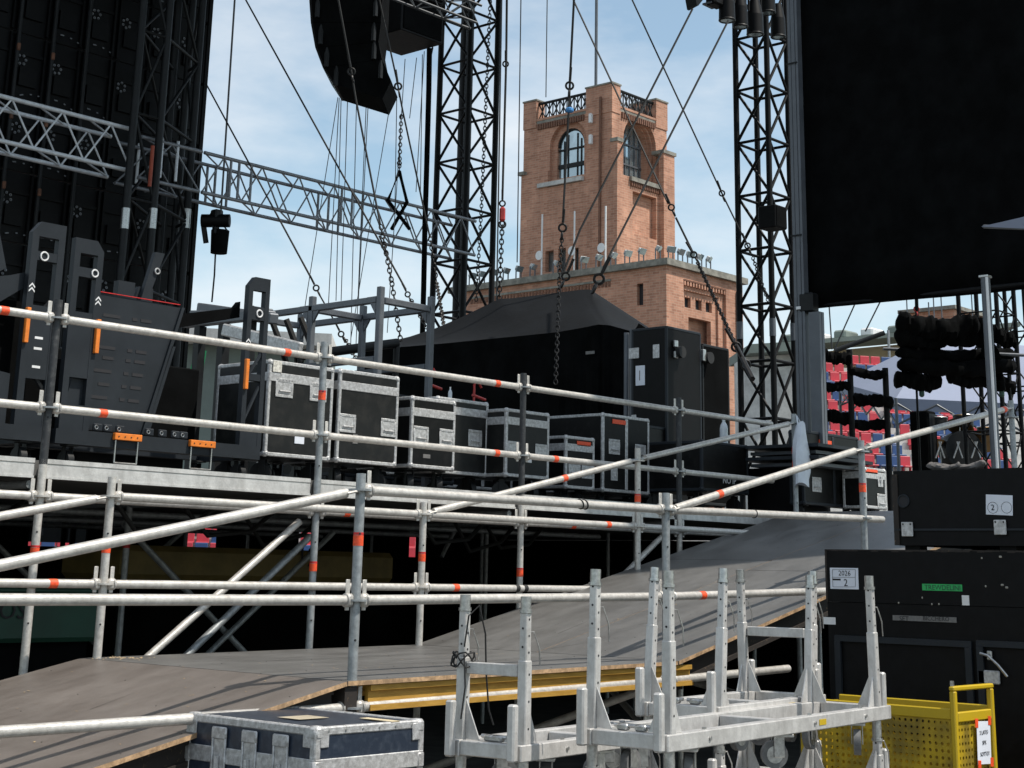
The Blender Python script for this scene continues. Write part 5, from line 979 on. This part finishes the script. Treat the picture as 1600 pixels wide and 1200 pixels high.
# ------------------------------------------------------------------ stadium stands with seats
sm_ = MB(); sm_.cbox((0, .02, .22), (.43, .40, .05), .02); sm_.cbox((0, .22, .42), (.43, .05, .42), .02); sm_.box((-.17, .05, 0), (-.13, .2, .2)); sm_.box((.13, .05, 0), (.17, .2, .2))
SR = sm_.mesh('stadium_seat', redseat, V((0, 0, 0))); SB = sm_.mesh('stadium_seat', blueseat, V((0, 0, 0)))
dirv = (ad(1600, 640, 62)-ad(1290, 640, 60)); dirv.z = 0; dirv.normalize(); inw = V((-dirv.y, dirv.x, 0)); inw = inw if inw.dot(V((.72, .64, 0))) > 0 else -inw
st = thing('concrete_stand', 'pale concrete terrace carrying the red and blue seats', 'stand', ad(1450, 700, 60))
org = ad(1292, 720, 60); rz = math.atan2(dirv.y, dirv.x); rise, tread = .47, .62; seats = 0
for r_ in range(11):
    o0 = org+inw*(tread*r_); z = org.z+rise*r_-.3; a = o0+dirv*(.0+.26*r_); b = o0+dirv*12; m_ = MB(); m_.prism([(a.x, a.y, z-.6), (b.x, b.y, z-.6), (b.x, b.y, z), (a.x, a.y, z)], inw*tread); m_.build('step', concrete, st)
    for k in range(17):
        if seats >= 300: break
        px_ = o0+dirv*(.5*k); aisle = k in (8,)
        if aisle or pxof(px_) < 1288: continue
        red = random.Random(r_*31+k).random() < (.62 if r_ % 2 else .48)
        p = px_+inw*.3; o = inst('seat', SR if red else SB, st, (p.x, p.y, z), rz); seats += 1
        pass
m_ = MB(); a, b = org-dirv*.3-inw*.1, org+dirv*15-inw*.1; m_.prism([(a.x, a.y, 0), (b.x, b.y, 0), (b.x, b.y, org.z-.9), (a.x, a.y, org.z-.9)], inw*10); m_.build('substructure', concrete, st)
# small block of seats seen under the stage at left
st = thing('concrete_stand', 'low terrace with seats glimpsed under the stage at far left', 'stand', ad(90, 850, 52)); org2 = ad(20, 872, 52); dv = V((.75, -.66, 0)); iv = V((.66, .75, 0)); rz2 = math.atan2(dv.y, dv.x)
for r_ in range(6):
    o0 = org2+iv*(.6*r_); z = org2.z+.42*r_; a, b = o0-dv*2, o0+dv*30; m_ = MB(); m_.prism([(a.x, a.y, z-.5), (b.x, b.y, z-.5), (b.x, b.y, z), (a.x, a.y, z)], iv*.6); m_.build('step', concrete, st)
    for k in range(60):
        p = o0+dv*(.5*k)+iv*.3; red = (k*7+r_*3) % 5 < 3
        if not any(a_ < pxof(p) < b_ for a_, b_ in ((40, 140), (280, 350), (460, 495), (632, 660))): continue
        if 1:  inst('seat', SR if red else SB, st, (p.x, p.y, z), rz2)
a, b = org2-dv*2, org2+dv*30; m_ = MB(); m_.prism([(a.x, a.y, 0), (b.x, b.y, 0), (b.x, b.y, org2.z-.5), (a.x, a.y, org2.z-.5)], iv*.5); m_.build('front_wall', roofm, st)
# grandstand roof and houses beyond
t = thing('grandstand', 'beige and green stadium roof structure under the sky right of the mast', 'stand', ad(1350, 560, 95))
a, b = ad(1230, 540, 95), ad(1560, 512, 95); zb_ = ad(1300, 600, 95).z
m_ = MB(); m_.prism([(a.x, a.y, zb_-6), (b.x, b.y, zb_-6), (b.x, b.y, ad(1560, 524, 95).z), (a.x, a.y, ad(1230, 555, 95).z)], (3, 3, 0)); m_.build('wall', beige, t)
m_ = MB(); m_.prism([(a.x, a.y, ad(1230, 552, 95).z), (b.x, b.y, ad(1560, 524, 95).z), (b.x, b.y, ad(1560, 517, 95).z), (a.x, a.y, ad(1230, 545, 95).z)], (-2.5, -2.5, 0)); m_.build('roof_edge', roofm, t)
for k in range(8): p = lerp(a, b, k/8); cbx('roof_unit', (p.x-1, p.y-1, ad(1230+k*41, 545-k*3.5, 95).z+.3), (1.6, .8, .5), white if k % 2 else roofm, t, .1)
rod('strut', ad(1305, 548, 80), ad(1382, 520, 80), .12, blk2, t); bx('lattice_mast', *[tuple(v) for v in (ad(1387, 570, 90)-V((.25, .25, 0)), ad(1391, 515, 90)+V((.25, .25, 0)))], trussm, t)
t = thing('brick_house', 'flat roofed brick house with aerials on the skyline above the drapes', 'house', ad(1455, 495, 130)); a = ad(1490, 483, 130)
bx('wall', (a.x, a.y, 0), (a.x+6, a.y+4.6, a.z), brickc, t); bx('roof', (a.x-.3, a.y-.3, a.z+.002), (a.x+6.4, a.y+4.9, a.z+.3), coping, t); 
for k in range(3): bx('window', (a.x-.03, a.y+.5+k*1.4, a.z-1.9), (a.x-.004, a.y+1.2+k*1.4, a.z-.8), ink, t)
for k, px in enumerate((1418, 1435, 1452, 1460, 1472, 1497, 1520)): q = ad(px, 500, 125); t2 = thing('roof_aerial', 'thin television aerial on the skyline under the black screen, '+ORD[k]+' from the left', 'aerial', (q.x, q.y, a.z-3), group='aerials on the far roofs'); rod('pole', (q.x, q.y, 0 if k < 0 else a.z-4), (q.x, q.y, ad(px, 455+8*(k % 3), 125).z), .05, vest, t2, 6); rod('arm', (q.x-.5, q.y+.5, a.z+1.2), (q.x+.5, q.y-.5, a.z+1.2), .04, vest, t2, 6)
t = thing('stadium_stand', 'grey stand wall and roof far behind the right lattice tower', 'stand', ad(1190, 600, 85)); a, b = ad(1163, 558, 85), ad(1262, 552, 85); m_ = MB(); m_.prism([(a.x, a.y, 0), (b.x, b.y, 0), (b.x, b.y, b.z), (a.x, a.y, a.z)], (2, 2, 0)); m_.build('wall', concrete, t); m_ = MB(); m_.prism([(a.x-1, a.y-1, a.z+.02), (b.x-1, b.y-1, b.z+.02), (b.x-1, b.y-1, b.z+.5), (a.x-1, a.y-1, a.z+.5)], (4, 4, 0)); m_.build('roof_edge', roofm, t)
# pale tent with scissor frame
D = 36.; t = thing('white_tent', 'white pop up tent toned for shade with scissor frame in front of the seats', 'tent', ad(1480, 640, D))
cl = [ad(1312, 598, D+3), ad(1400, 622, D-3), ad(1660, 634, D-4), ad(1600, 590, D+4)]; apx = ad(1440, 528, D)+V((.6, 0, .1)); apx2 = ad(1600, 540, D)
m_ = MB(); m_.add([*cl, apx, apx2], [(0, 1, 4), (1, 2, 5, 4), (2, 3, 5), (3, 0, 4, 5)]); o = m_.build('canopy', tentw, t); o.modifiers.new('thickness', 'SOLIDIFY').thickness = .02
vl = MB()
for i in range(3): a, b = cl[i], cl[i+1]; vl.quad(a, b, b-V((0, 0, .25)), a-V((0, 0, .25)))
vl.build('valance', tentw, t)
for c in cl: rod('leg', (c.x, c.y, 0), (c.x, c.y, c.z), .035, vest, t, 8)
for i in range(4):
    a, b = cl[i]-V((0, 0, .1)), cl[(i+1) % 4]-V((0, 0, .1)); n_ = 4
    for k in range(n_): p, q = lerp(a, b, k/n_), lerp(a, b, (k+1)/n_); rod('scissor_bar', p, q-V((0, 0, .45)), .022, vest, t, 6); rod('scissor_bar', p-V((0, 0, .45)), q, .022, vest, t, 6)
# band gear under the tent
D = 27.; t = thing('speaker_cabinet', 'black loudspeaker cabinet standing in front of the seats under the tent', 'loudspeaker', ad(1442, 700, D)); a = ad(1430, 642, D); b = ad(1455, 700, D); c = (a+b)/2; cbx('cabinet', (c.x, c.y, (a.z+DECK)/2), (.30, .34, a.z-DECK), cloth, t, .02); bx('grille', (c.x-.12, c.y-.19, DECK+.2), (c.x+.12, c.y-.171, a.z-.05), blk2, t)
t = thing('drum_kit', 'drum kit with cymbals on stands under the pale tent', 'drum kit', ad(1500, 710, D)); o_ = ad(1498, 700, D); rt = V((.66, -.75, 0))
MB().tube(o_+V((-.2, -.2, -.05)), o_+V((.1, .1, -.05)), .32, 20).build('bass_drum', blk2, t, True)
for k, (dx, dz) in enumerate(((-.35, .3), (.1, .35), (.5, .15))): c = o_+rt*dx+V((0, 0, dz)); MB().tube(c, c+V((0, 0, .2)), .17, 16).build('tom', blk2, t, True); MB().ring(c+V((0, 0, .2)), (0, 0, 1), .17, .012, 16, 6).build('hoop', steel, t, True)
for k, (px, py, r_) in enumerate(((1500, 668, .24), (1530, 690, .30), (1515, 692, .22), (1470, 697, .20))): c = ad(px, py, D); MB().tube(c, c+V((.02, 0, .03)), r_, 18, .03).build('cymbal', M('bronze', (.35, .22, .10), .35, .8) if k == 0 else MATS['bronze'], t, True); rod('cymbal_stand', (c.x, c.y, DECK), c, .014, steel, t, 6)
for k in range(7): px = 1462+k*14; a = ad(px, 716, D-.5); b = ad(px+9*(-1)**k, 690, D-.4); rod('hardware', a, b, .014, steel, t, 6)
# ------------------------------------------------------------------ foreground flight case
t = flight_case(4.575, 5.20, 5.115, 5.96, .32, .98, 'navy blue flight case with aluminium edges in the foreground, cream tape on its lid', floor=.14, body=navy, lid=.155, prof=.034, balls=False, group=None)
x0, x1, ya, yb, zt = 4.575, 5.20, 5.115, 5.96, .98
for xx, sx in ((x0, 1), (x1, -1)):
    for yy, sy in ((ya, 1), (yb, -1)):
        m_ = MB().cbox((xx+sx*.026, yy+sy*.026, zt-.024), (.058, .058, .056), .012); m_.cbox((xx+sx*.05, yy+sy*.001, zt-.045), (.05, .006, .07), .012); m_.cbox((xx+sx*.001, yy+sy*.05, zt-.045), (.006, .05, .07), .012); m_.build('corner_bracket', alud, t, True)
        m_ = MB().cbox((xx+sx*.02, yy+sy*.02, zt-.16), (.05, .05, .07), .01); m_.build('corner_bracket', alud, t, True)
for k in range(6): X = x0+.07+k*.095; MB().tube((X, ya-.003, zt-.017), (X, ya+.002, zt-.017), .005, 8).build('rivet', steel, t, True); MB().tube((X, ya+.017, zt-.002), (X, ya+.017, zt+.002), .005, 8).build('rivet', steel, t, True)
for k in range(9): y = ya+.07+k*.09; MB().tube((x0+.017, y, zt-.002), (x0+.017, y, zt+.002), .005, 8).build('rivet', steel, t, True); MB().tube((x1-.017, y, zt-.002), (x1-.017, y, zt+.002), .005, 8).build('rivet', steel, t, True)
for y in (5.32, 5.52, 5.72):       # tall butterfly latch straps on the shaded side
    m_ = MB(); m_.cbox((x0-.006, y, zt-.065), (.012, .10, .05), .006); m_.cbox((x0-.005, y-.042, zt-.20), (.01, .012, .26), .003); m_.cbox((x0-.005, y+.042, zt-.20), (.01, .012, .26), .003); m_.cbox((x0-.002, y, zt-.2), (.006, .07, .24), .002); m_.tube((x0-.014, y, zt-.155), (x0-.014, y, zt-.26), .012, 8); m_.build('latch', alud, t, True)
bx('tape_strip', (x1-.20, ya-.0, zt+.0008), (x1-.15, ya+.20, zt+.0025), M('cream tape', (.62, .52, .34), .6), t)
bx('tape_patch', (x0+.17, ya+.30, zt+.0008), (x0+.34, ya+.44, zt+.002), M('torn beige tape', (.42, .36, .26), .7), t)
bx('tape_patch', (x0+.30, ya-.003, zt-.36), (x1-.05, ya+.004, zt-.205), M('torn white label', (.55, .55, .55), .8, scale=30, col2=(.12, .13, .16), lo=.5, hi=.62), t)
tz = thing('wooden_pallet', 'wooden pallet under the navy flight case in the foreground', 'pallet', (4.9, 5.5, 0))
for k in range(5): bx('slat', (4.45+k*.19, 5.0, .115), (4.58+k*.19, 6.05, .139), wood, tz)
for k in range(3): bx('bearer', (4.45, 5.02+k*.46, 0), (5.34, 5.12+k*.46, .114), wood, tz)
# ------------------------------------------------------------------ aluminium dollies with uprights
def caster2(t, p, r=.055, a=0):
    p = V(p); f_ = V((math.cos(a), math.sin(a), 0)); s_ = V((-f_.y, f_.x, 0)); c = p+f_*.035-V((0, 0, .085))
    w_ = MB().tube(c-s_*.016, c+s_*.016, r, 20); wo = w_.build('caster_wheel', grubber, t, True); MB().tube(c-s_*.017, c+s_*.017, r*.62, 16).build('wheel_hub', steel, wo, True)
    rot = Matrix((f_, s_, V((0, 0, 1)))).transposed()
    fk = MB().cbox(p-V((0, 0, .008)), (.085, .075, .012), .002, rot); fk.cbox(p+f_*.018+s_*.024-V((0, 0, .05)), (.045, .005, .09), .002, rot); fk.cbox(p+f_*.018-s_*.024-V((0, 0, .05)), (.045, .005, .09), .002, rot); fk.build('caster_fork', steel, t)
def dolly(label, o_, rz, L_, W_, post_h, tilt=(0, 0, 0, 0), low=False, crossbar=(True, False), inner=.16, skip=()):
    """local frame: x along, y across; o_ = near-left corner at beam mid height"""
    t = thing('aluminium_dolly', label, 'dolly', o_, rz); B = .062
    for y in (0, W_): MB().cbox((L_/2, y, 0), (L_, .05, B), .004).build('side_beam', alu, t)
    for x in (.03, L_*.5, L_-.03): MB().cbox((x, W_/2, .002 if x != L_*.5 else -.004), (.05, W_-.051, B-.006), .004).build('cross_beam', alu, t)
    pos = ((.05, 0), (.05, W_), (L_-.12, 0), (L_-.12, W_))
    for i, (x, y) in enumerate(pos):
        if i in skip: continue
        a = tilt[i]; d = V((math.sin(a), 0, math.cos(a))); b = V((x, y, -.02)); yy = V((0, 1, 0)); rot = Matrix((d.cross(yy)*-1 if False else V((math.cos(a), 0, -math.sin(a))), yy, d)).transposed(); h1 = post_h*.60
        MB().cbox(b+d*(h1/2), (.042, .042, h1), .004, rot).build('upright', alu, t); MB().cbox(b+d*(h1+(post_h-h1-.05)/2-.01), (.035, .035, post_h-h1-.05), .004, rot).build('inner_upright', alu, t)
        MB().tube(b+d*(post_h-.062), b+d*(post_h-.05), .026, 14).build('collar', steel, t, True); MB().tube(b+d*(post_h-.05), b+d*post_h, .0215, 16).build('spigot', steel, t, True)
        hm = MB()
        for k in range(4): c = b+d*(h1+.03+k*.062)+V((0, -.0178, 0)); hm.tube(c, c+V((0, -.001, 0)), .0045, 8)
        for k in range(3): c = b+d*(h1*.3+k*.10)+V((0, -.0213, 0)); hm.tube(c, c+V((0, -.001, 0)), .0045, 8)
        for k in range(3): c = b+d*(h1+.05+k*.07)+rot @ V((-.0178, 0, 0)); hm.tube(c, c+rot @ V((-.001, 0, 0)), .0045, 8)
        hm.build('pin_hole', ink, t)['kind'] = 'stuff'
        sg = 1 if y == 0 else -1
        MB().prism([(x-.004, y+sg*.024, .032), (x-.004, y+sg*.09, .032), (x-.004, y+sg*.021, .18)], (.006, 0, 0)).build('gusset', alu, t); sgx = 1 if i < 2 else -1
        MB().prism([(x+sgx*.024, y-.004, .032), (x+sgx*.09, y-.004, .032), (x+sgx*.021, y-.004, .18)], (0, .006, 0)).build('gusset', alu, t)
        MB().tube((x, y, -.085), (x, y, -.03), .021, 14).build('socket', steel, t, True)
        kx = x+(-.075 if i < 2 else .075)
        MB().cbox((kx, y-.0 if True else 0, .075), (.036, .036, .21), .007).build('stub_post', alu, t)
        hk = V((x, y-.028, .02)); MB().path([b+d*(post_h*.78), b+d*(post_h*.76)+V((.03, -.02, .01)), b+d*(post_h*.72)+V((.055, -.03, -.03)), b+d*(post_h*.68)+V((.06, -.03, -.07))], .003, 6).build('safety_wire', steel, t, True)
    for e, x in ((0, .05), (1, L_-.12)):
        if crossbar[e]: MB().cbox((x, W_/2, post_h*.50), (.03, W_-.05, .045), .003).build('tie_bar', alu, t)
    if post_h > .5: bx('warning_label', (L_*.62, -.027, -.012), (L_*.62+.07, -.0255, .012), yell, t)
    for (x, y, a) in ((.25, .03, random.uniform(-1, 1)), (.25, W_-.03, random.uniform(-1, 1)), (L_*.5, .03, random.uniform(1, 3)), (L_-.28, .03, random.uniform(1.5, 4)), (L_-.28, W_-.06, random.uniform(-1, 1))): caster2(t, (x, y, -B/2), .056, a)
    for x in (.32, L_*.6, L_-.3): MB().tube((x, -.026, .0), (x, -.031, .0), .008, 6).build('bolt_head', steel, t); MB().tube((x, 0, B/2), (x, 0, B/2+.008), .009, 6).build('bolt_head', steel, t)
    for y in (.12, W_-.14): m_ = MB().cbox((.05, y, B/2+.012), (.03, .05, .024), .006); m_.tube((.05, y-.04, B/2+.018), (.05, y+.04, B/2+.018), .008, 8); m_.build('toggle_clamp', steel, t, True)
    return t
zb = 1.0; Bc = az(1035, 1162, zb); Cc = az(1385, 1112, zb); u = Cc-Bc; u.z = 0; rzd = math.atan2(u.y, u.x); vdir = V((-math.sin(rzd), math.cos(rzd), 0))
dolly('front aluminium dolly with four tall uprights, nearest of the stack beside the yellow bin', Bc, rzd, u.length, .34, .64, (.0, .025, -.045, .07), crossbar=(False, False))
o2 = az(1116, 1116, zb+.02); dolly('aluminium dolly with leaning uprights standing behind the front one', o2, rzd+.02, 1.15, .36, .64, (.085, .10, .09, -.05), crossbar=(False, True))
o3 = az(806, 1178, .93); dolly('aluminium dolly at the left end of the stack with black cable round its upright', (o3.x, o3.y, .93), rzd, 1.3, .30, .60, (0, 0, 0, 0), crossbar=(True, False), skip=(2, 3))
o4 = Bc-V((0, 0, .34)); dolly('lower aluminium dolly carrying the front one on its uprights', o4, rzd, u.length, .34, .30, crossbar=(False, False))
o5 = V((o2.x, o2.y, zb-.34)); dolly('lower aluminium dolly under the leaning one at the back', o5, rzd+.03, 1.15, .36, .28, crossbar=(False, False))
o6 = Bc-V((0, 0, .70)); dolly('bottom aluminium dolly of the stack standing on the ground', V((o6.x, o6.y, .175)), rzd, u.length, .34, .42, crossbar=(False, False))
# black cable wound round the left upright
t = thing('black_cable_coil', 'black cable tied in a knot round the left dolly upright', 'cable'  , az(717, 1030, 1.2)); q = V((o3.x, o3.y, 0))+V((math.cos(rzd), math.sin(rzd), 0))*.05+vdir*.30; q.z = 1.31; pts = []
for k in range(40): a = k*.55; pts.append(q+V((.045*math.cos(a)*(1+.3*math.sin(k)), .045*math.sin(a), -.05+.03*math.sin(k*.9))))
MB().path(pts, .0035, 6).build('coil', rubber, t, True); MB().path([q+V((-.03, -.03, 0)), q+V((-.03, -.05, .12)), q+V((.02, -.06, .16)), q+V((.06, -.06, .05)), q+V((.07, -.06, -.1)), q+V((.09, -.06, -.24)), q+V((.12, -.06, -.3))], .0035, 6).build('loop', rubber, t, True); MB().path([q+V((-.03, -.03, -.03)), q+V((-.04, -.05, -.15)), q+V((-.06, -.05, -.27))], .0035, 6).build('loop', rubber, t, True)
# ------------------------------------------------------------------ black crates at right
XK = 9.0
def cx(px, py): return ax(px, py, XK)
t = thing('black_crate', 'large black wooden crate at right with paper number 2026 and green tape', 'crate', (XK+.6, 4.2, 0))
yl = cx(1290, 900).y; zt = cx(1440, 860).z; zm = cx(1440, 945).z
bx('lid', (XK, 2.6, zm+.003), (XK+1.2, yl, zt), blk, t); bx('box', (XK+.004, 2.62, .12), (XK+1.18, yl-.006, zm), blk, t)
for k in range(3): bx('skid', (XK+.1, 2.8+k*1.0, 0), (XK+1.1, 2.92+k*1.0, .119), dwood, t)
m_ = MB(); rnd = random.Random(3)
for k in range(60): y = yl-(yl-2.6)*(k+.5)/60; h_ = rnd.uniform(.002, .012); m_.box((XK-.002, y-.024, zt-h_), (XK+.03, y+.024, zt+.003))
m_.build('chipped_edge', dwood, t); m_ = MB().box((XK-.002, yl-.012, zm), (XK+.01, yl+.001, zt)); m_.build('chipped_edge', dwood, t)
def sign(px0, py0, px1, py1, mat, name='paper', th=.003):
    a, b = cx(px0, py0), cx(px1, py1); bx(name, (XK-th, min(a.y, b.y), min(a.z, b.z)), (XK-.0005, max(a.y, b.y), max(a.z, b.z)), mat, t); return (a+b)/2
RT = (0, -1, 0); UP = (0, 0, 1)
sign(1297, 887, 1342, 921, paper); text('2026', cx(1320, 896)-V((.004, 0, 0)), RT, UP, .032, ink, t); text('2', cx(1322, 911)-V((.004, 0, 0)), RT, UP, .045, ink, t)
for (p, q) in (((1301, 890), (1337, 890)), ((1301, 902), (1337, 902)), ((1302, 917), (1336, 917)), ((1301, 890), (1302, 917)), ((1337, 890), (1337, 917))): A, B_ = cx(*p), cx(*q); MB().tube(A-V((.0036, 0, 0)), B_-V((.0036, 0, 0)), .0012, 4).build('ruled_line', ink, t)
sign(1301, 904, 1314, 907, ink, 'scribble', .0036)
sign(1441, 912, 1504, 924, green, 'green_tape'); text('TREWDELINI', cx(1473, 918.5)-V((.004, 0, 0)), RT, UP, .030, MATS['green plastic'], t)
sign(1395, 961, 1495, 973, gtape, 'grey_tape'); text('SET', cx(1413, 967)-V((.004, 0, 0)), RT, UP, .030, ink, t); text('BICCHERO', cx(1463, 967)-V((.004, 0, 0)), RT, UP, .026, ink, t)
sign(1503, 930, 1515, 946, white, 'paper_scrap'); sign(1287, 964, 1306, 976, white, 'paper_scrap')
for (px, py) in ((1441, 934), (1540, 916), (1566, 914), (1573, 918), (1404, 942), (1456, 944), (1467, 944), (1563, 870), (1534, 872)): c = cx(px, py); MB().cbox(c, (.006, .018 if px > 1560 else .010, .012), .004).build('scuff', M('pale scuff', (.32, .30, .26), .8) if 'pale scuff' not in MATS else MATS['pale scuff'], t)
for (p0, p1) in (((1306, 992), (1519, 1000)), ((1527, 1000), (1700, 1006))):
    a, b = cx(*p0), cx(*p1); z_ = a.z; m_ = MB()
    bx('door_rail', (XK-.02, b.y, z_-.035), (XK-.0, a.y, z_), dgrey, t); bx('door_stile', (XK-.022, a.y-.04, .35), (XK-.002, a.y, z_-.036), dgrey, t); bx('door_stile', (XK-.022, b.y, .35), (XK-.002, b.y+.04, z_-.036), dgrey, t)
c = cx(1547, 1058); cbx('hasp', (XK-.012, c.y, c.z), (.02, .13, .075), alud, t, .006); c = cx(1548, 1024); MB().path([c+V((-.03, .05, .01)), c+V((-.04, 0, 0)), c+V((-.04, -.06, -.05)), c+V((-.035, -.11, -.11))], .008, 6).build('padlock_chain', steel, t, True); cbx('latch', (XK-.012, c.y+.0, c.z), (.02, .03, .05), steel, t, .004)
t = thing('black_crate', 'smaller black wooden box on short legs on top of the large crate', 'crate', (XK+.6, 4.0, zt))
a = cx(1394, 740); b = cx(1400, 852); zl = b.z; y1c = a.y; zt2 = (a.z+cx(1600, 726).z)/2
bx('box', (XK+.01, 2.6, zl), (XK+1.1, y1c, zt2), blk, t); bx('lid_lip', (XK+.0, 2.6, cx(1400, 826).z-.012), (XK+.0095, y1c, cx(1400, 826).z), dgrey, t); bx('corner_batten', (XK+.002, y1c-.03, zl), (XK+.0095, y1c+.004, zt2-.02), dwood, t)
for yy in (y1c-.14, y1c-.75, 2.9):
    for xx in (XK+.05, XK+.95): bx('leg', (xx, yy, zt+.003), (xx+.09, yy+.10, zl), blk, t)
def sign2(px0, py0, px1, py1, mat, name): a, b = ax(px0, py0, XK+.008), ax(px1, py1, XK+.008); bx(name, (XK+.004, min(a.y, b.y), min(a.z, b.z)), (XK+.0092, max(a.y, b.y), max(a.z, b.z)), mat, t)
for (px, py) in ((1418, 827), (1563, 824)): c = ax(px, py, XK); MB().cbox((XK-.003, c.y, c.z), (.012, .075, .085), .003).build('hinge_plate', alud, t); [MB().tube((XK-.010, c.y+sy, c.z+sz), (XK-.006, c.y+sy, c.z+sz), .006, 6).build('screw', ink, t) for sy in (-.025, .025) for sz in (.03,)]
c = ax(1412, 783, XK+.01); MB().ring((XK+.006, c.y, c.z), (1, 0, 0), .036, .006, 18, 6).build('rope_hole', dgrey, t, True); MB().tube((XK+.006, c.y, c.z), (XK+.0085, c.y, c.z), .034, 18).build('rope_hole', ink, t)
A = ax(1561, 789, XK); MB().cbox((XK+.003, A.y, A.z), (.004, .165, .115), .001, Matrix.Rotation(.05, 3, 'X')).build('paper', paper, t); text('2', (XK-.001, A.y+.04, A.z-.015), RT, UP, .035, ink, t)
for dy in (.04, -.045): MB().ring((XK+.0005, A.y+dy, A.z-.015), (1, 0, 0), .032, .0012, 20, 4).build('drawn_circle', ink, t)
bx('board_on_top', (XK+.3, 2.6, zt2+.003), (XK+1.0, 3.95, zt2+.03), wood, t)
t = thing('grey_blanket', 'folded grey blanket lying on the upper black box', 'blanket', (XK+.3, 4.3, zt2)); m_ = MB(); lumpy(m_, ax(1448, 728, XK+.35), ax(1540, 724, XK+.35), .028, 77, 26, 10, .8); m_.build('fold', M('grey felt', (.12, .11, .105), .95, bump=.3), t, True); m_ = MB(); lumpy(m_, ax(1455, 727, XK+.25), ax(1500, 726, XK+.25), .022, 78, 20, 10, .8); m_.build('fold', MATS['grey felt'], t, True)
# ------------------------------------------------------------------ yellow perforated bin
XB = 7.95; t = thing('yellow_bin', 'yellow perforated metal bin with handle and taped paper note', 'bin', (XB+.2, 4.3, 0))
n0 = ax(1490, 1110, XB); f0 = ax(1250, 1095, XB); zr = n0.z; ze = ax(1490, 1080, XB).z; ya_, yb_ = n0.y, f0.y; W_ = .42
def sheet(name, a, b, c, d, mat): o = MB().quad(a, b, c, d).build(name, mat, t); o.modifiers.new('thickness', 'SOLIDIFY').thickness = .002; return o
sheet('side_panel', (XB, ya_, .1), (XB, yb_, .1), (XB, yb_, zr-.05), (XB, ya_, zr-.05), perf); sheet('side_panel', (XB+W_, ya_, .1), (XB+W_, yb_, .1), (XB+W_, yb_, zr-.05), (XB+W_, ya_, zr-.05), perf)
sheet('end_panel', (XB+.03, ya_-.004, .1), (XB+W_-.03, ya_-.004, .1), (XB+W_-.03, ya_-.004, zr-.03), (XB+.03, ya_-.004, zr-.03), perf)
sheet('end_panel', (XB, yb_, .1), (XB+W_, yb_, .1), (XB+W_, yb_, zr-.02), (XB, yb_, zr-.02), perf); bx('floor_sheet', (XB, ya_, .1), (XB+W_, yb_, .11), yell, t)
for X in (XB, XB+W_): MB().cbox((X, (ya_+yb_)/2, zr-.02), (.02, yb_-ya_, .055), .005).build('rim', yell, t); MB().cbox((X, ya_-.002, (ze+.1)/2), (.035, .03, ze-.1), .006).build('corner_post', yell, t)
MB().cbox((XB+W_/2, ya_-.002, ze+.012), (W_+.04, .03, .024), .006).build('handle_bar', yell, t); MB().cbox((XB+W_/2, ya_-.002, zr-.035), (W_-.036, .026, .05), .005).build('rim', yell, t)
bx('pin', (XB-.01, ya_-.008, ze+.024), (XB+.004, ya_+.008, ze+.05), steel, t)
c = V((XB+W_*.66, ya_-.022, zr-.17)); MB().cbox(c, (.155, .002, .21), .0008, Matrix.Rotation(.04, 3, 'Y')).build('note', paper, t)
for (dx, dz) in ((-.075, .10), (.075, .105), (-.065, -.105), (.078, -.10)): MB().cbox(c+V((dx, -.002, dz)), (.034, .002, .045), .0008, Matrix.Rotation(.1, 3, 'Y')).build('tape', tape, t)
for s_, dz in (('2 LATO', .05), ('SPK', .0), ('SOTTO!', -.055)): text(s_, c+V((0, -.003, dz)), (1, 0, .03), UP, .021, ink, t)
for k in range(4): MB().tube((XB+.06+(k % 2)*(W_-.12), ya_+.1+(k//2)*(yb_-ya_-.2), .05), (XB+.09+(k % 2)*(W_-.12), ya_+.1+(k//2)*(yb_-ya_-.2), .05), .05, 14).build('caster_wheel', rubber, t, True)
